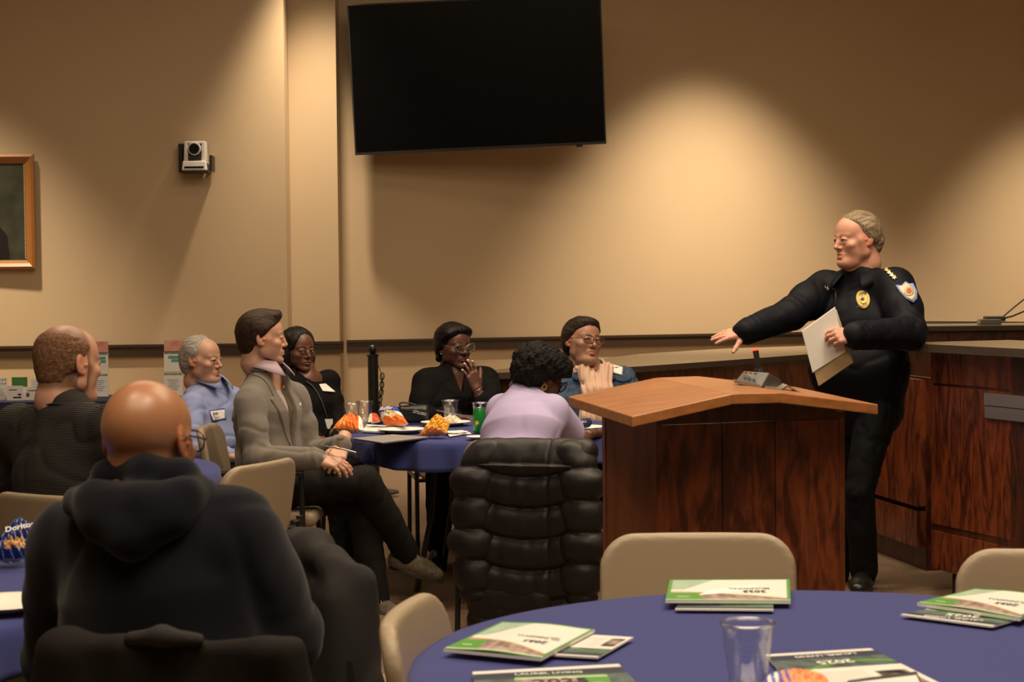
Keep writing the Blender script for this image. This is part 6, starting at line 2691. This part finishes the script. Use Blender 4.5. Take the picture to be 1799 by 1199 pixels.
def cover_b(u, v):
    """dark headed newsletter"""
    c = np.tile(WHT, u.shape + (1,))
    n_ = noise3(u * 26, v * 26, 0 * u, 8, 3)
    h_ = v > .62
    c[h_] = (np.array((.05, .075, .075)) * (1.6 + .9 * n_[..., None]))[h_]
    gb = np.abs(v - (.66 + .09 * np.sin(u * 4 + .5))) < .02
    c[gb] = GR
    d_ = (v > .84) & (v < .95)
    c[d_] = (.03, .04, .075)
    c[v > .95] = WHT
    p1 = (v > .12) & (v < .50) & (u > .05) & (u < .30)
    c[p1] = (PHO * (.55 + .8 * n_[..., None]))[p1]
    for k in range(9):
        c[(np.abs(v - (.52 - k * .045)) < .006) & (u > .36) & (u < .93)] = (.35, .35, .36)
    return np.clip(c, 0, 1)


def brochure(lab, corners, fn, thick=.004, txt=(), bend=.0, nu=90, nv=110, grp='municipal brochures on the nearest table'):
    """corners: page bottom-left, bottom-right, top-right, top-left in world"""
    bl, br, tr, tl = [np.array(c, dtype=float) for c in corners]
    org = (bl + br + tr + tl) / 4
    r = thing('brochure', lab, 'brochure', tuple(org), group=grp)
    u, v = np.meshgrid(np.linspace(0, 1, nu), np.linspace(0, 1, nv), indexing='ij')
    base = (1 - u)[..., None] * ((1 - v)[..., None] * bl + v[..., None] * tl) + u[..., None] * ((1 - v)[..., None] * br + v[..., None] * tr)
    base = base + V(0, 0, 1) * (bend * np.sin(u * math.pi) ** 2)[..., None] - org
    idx = np.arange(nu * nv).reshape(nu, nv)
    fs = np.stack([idx[:-1, :-1], idx[1:, :-1], idx[1:, 1:], idx[:-1, 1:]], -1).reshape(-1, 4)
    nz = np.cross(br - bl, tl - bl)
    if nz[2] < 0:
        fs = fs[:, ::-1]
    me = mesh_from('cover', base.reshape(-1, 3), fs)
    set_cols(me, fn(u, v).reshape(-1, 3))
    o = link('cover', me, M['print'], r)
    e = [base[0, 0], base[-1, 0], base[-1, -1], base[0, -1]]
    lo_ = [p - V(0, 0, thick + .0004) for p in e]
    hi_ = [p - V(0, 0, .0006) for p in e]
    MB().hull(lo_, hi_).build('pages', M['paper'], r)
    n_ = Vector(nrm(nz))
    if n_.z < 0:
        n_ = -n_
    for (t_, size, uu, vv, mt_) in txt:
        i, j = int(uu * (nu - 1)), int(vv * (nv - 1))
        o = text_mesh('lettering', t_, size, mt_, None, .0002, bold=size * .015)
        r3 = Vector(nrm(br - bl))
        u3 = n_.cross(r3)
        sgn = 1 if u3.dot(Vector(tl - bl)) > 0 else -1
        m4 = Matrix((r3, u3, n_)).transposed().to_4x4()
        m4.translation = Vector(base[i, j]) + n_ * .0012
        o.parent = r
        o.matrix_local = m4
    return r


zt = TZ + .005
titleA = [('2025', .026, .30, .60, M['ink']), ('MUNICIPAL', .018, .34, .46, mat('grey_green_ink', (.2, .24, .18), .5))]
titleB = [('2025', .036, .5, .74, M['paper']), ('LAUREL LIVING', .018, .5, .895, M['paper'])]
# left pair of the table: pages face away from the camera, so bottom-left of the page is the far right corner in view
brochure('green bordered brochure lying on top at the left side of the nearest table', [PZ(1045, 1106, zt + .010), PZ(882, 1092.5, zt + .010), PZ(779, 1140, zt + .008), PZ(950, 1156.5, zt + .008)], cover_a, .006, titleA, bend=.004)
brochure('dark brochure peeking out under the green bordered one at left', [PZ(1113, 1120, zt), PZ(1012, 1114, zt), PZ(955, 1150, zt), PZ(1050, 1155.5, zt)], cover_b, .003)
brochure('dark headed newsletter cut off by the bottom edge at left', [PZ(850, 1290, zt), PZ(1190, 1275, zt), PZ(1087, 1167, zt), PZ(830, 1181, zt)], cover_b, .003, titleB)
brochure('green bordered brochure on top at the bottom edge, left of the cup', [PZ(880, 1290, zt + .006), PZ(1120, 1280, zt + .006), PZ(1065, 1184, zt + .006), PZ(905, 1190, zt + .006)], cover_a, .004, [('2025', .05, .5, .88, M['ink'])])
# far pair
yA = PZ(1169, 1055, zt + .012).y
brochure('green bordered brochure on top at the far edge, before the lectern chair', [P(1387, 1018, yA + .215), P(1177, 1019, yA + .215), P(1169, 1055, yA), P(1389, 1056.5, yA)], cover_a, .006, titleA, bend=.0)
brochure('dark newsletter under the brochure at the far edge of the nearest table', [PZ(1356, 1046, zt), PZ(1200, 1046, zt), PZ(1186, 1070.5, zt), PZ(1359, 1072, zt)], cover_b, .003)
# right pair
brochure('green bordered brochure on top at the right side of the nearest table', [PZ(1855, 1049, zt + .014), PZ(1713, 1034.5, zt + .014), PZ(1611, 1059, zt + .010), PZ(1792, 1086, zt + .010)], cover_a, .007, titleA, bend=.003)
brochure('dark newsletter under the brochure at the right of the nearest table', [PZ(1850, 1070, zt), PZ(1690, 1057, zt), PZ(1582, 1080, zt), PZ(1744, 1101, zt)], cover_b, .003, titleB)
# centre bottom
brochure('dark headed newsletter spread by the clear cup on the nearest table', [PZ(1680, 1215, zt), PZ(1420, 1235, zt), PZ(1345, 1150.5, zt), PZ(1529, 1139.5, zt)][::1], lambda u, v: cover_b(u, v), .004, titleB)
brochure('open folded sheet on top near the bottom edge, right of the cup', [PZ(1660, 1280, zt + .008), PZ(1440, 1280, zt + .008), PZ(1490, 1196, zt + .008), PZ(1610, 1180, zt + .008)], lambda u, v: np.where(((v > .93) | (u < .03))[..., None], DRK, WHT), .003)
# thin rod bracelet of cutlery: plastic fork on the middle table
fk = thing('fork', 'plastic fork beside the green and white napkin', 'fork')
mb = MB()
mb.tube([PZ(806, 763, TZ + .012), PZ(828, 763, TZ + .012)], .0025, 6)
mb.build('handle', M['paper'], fk)
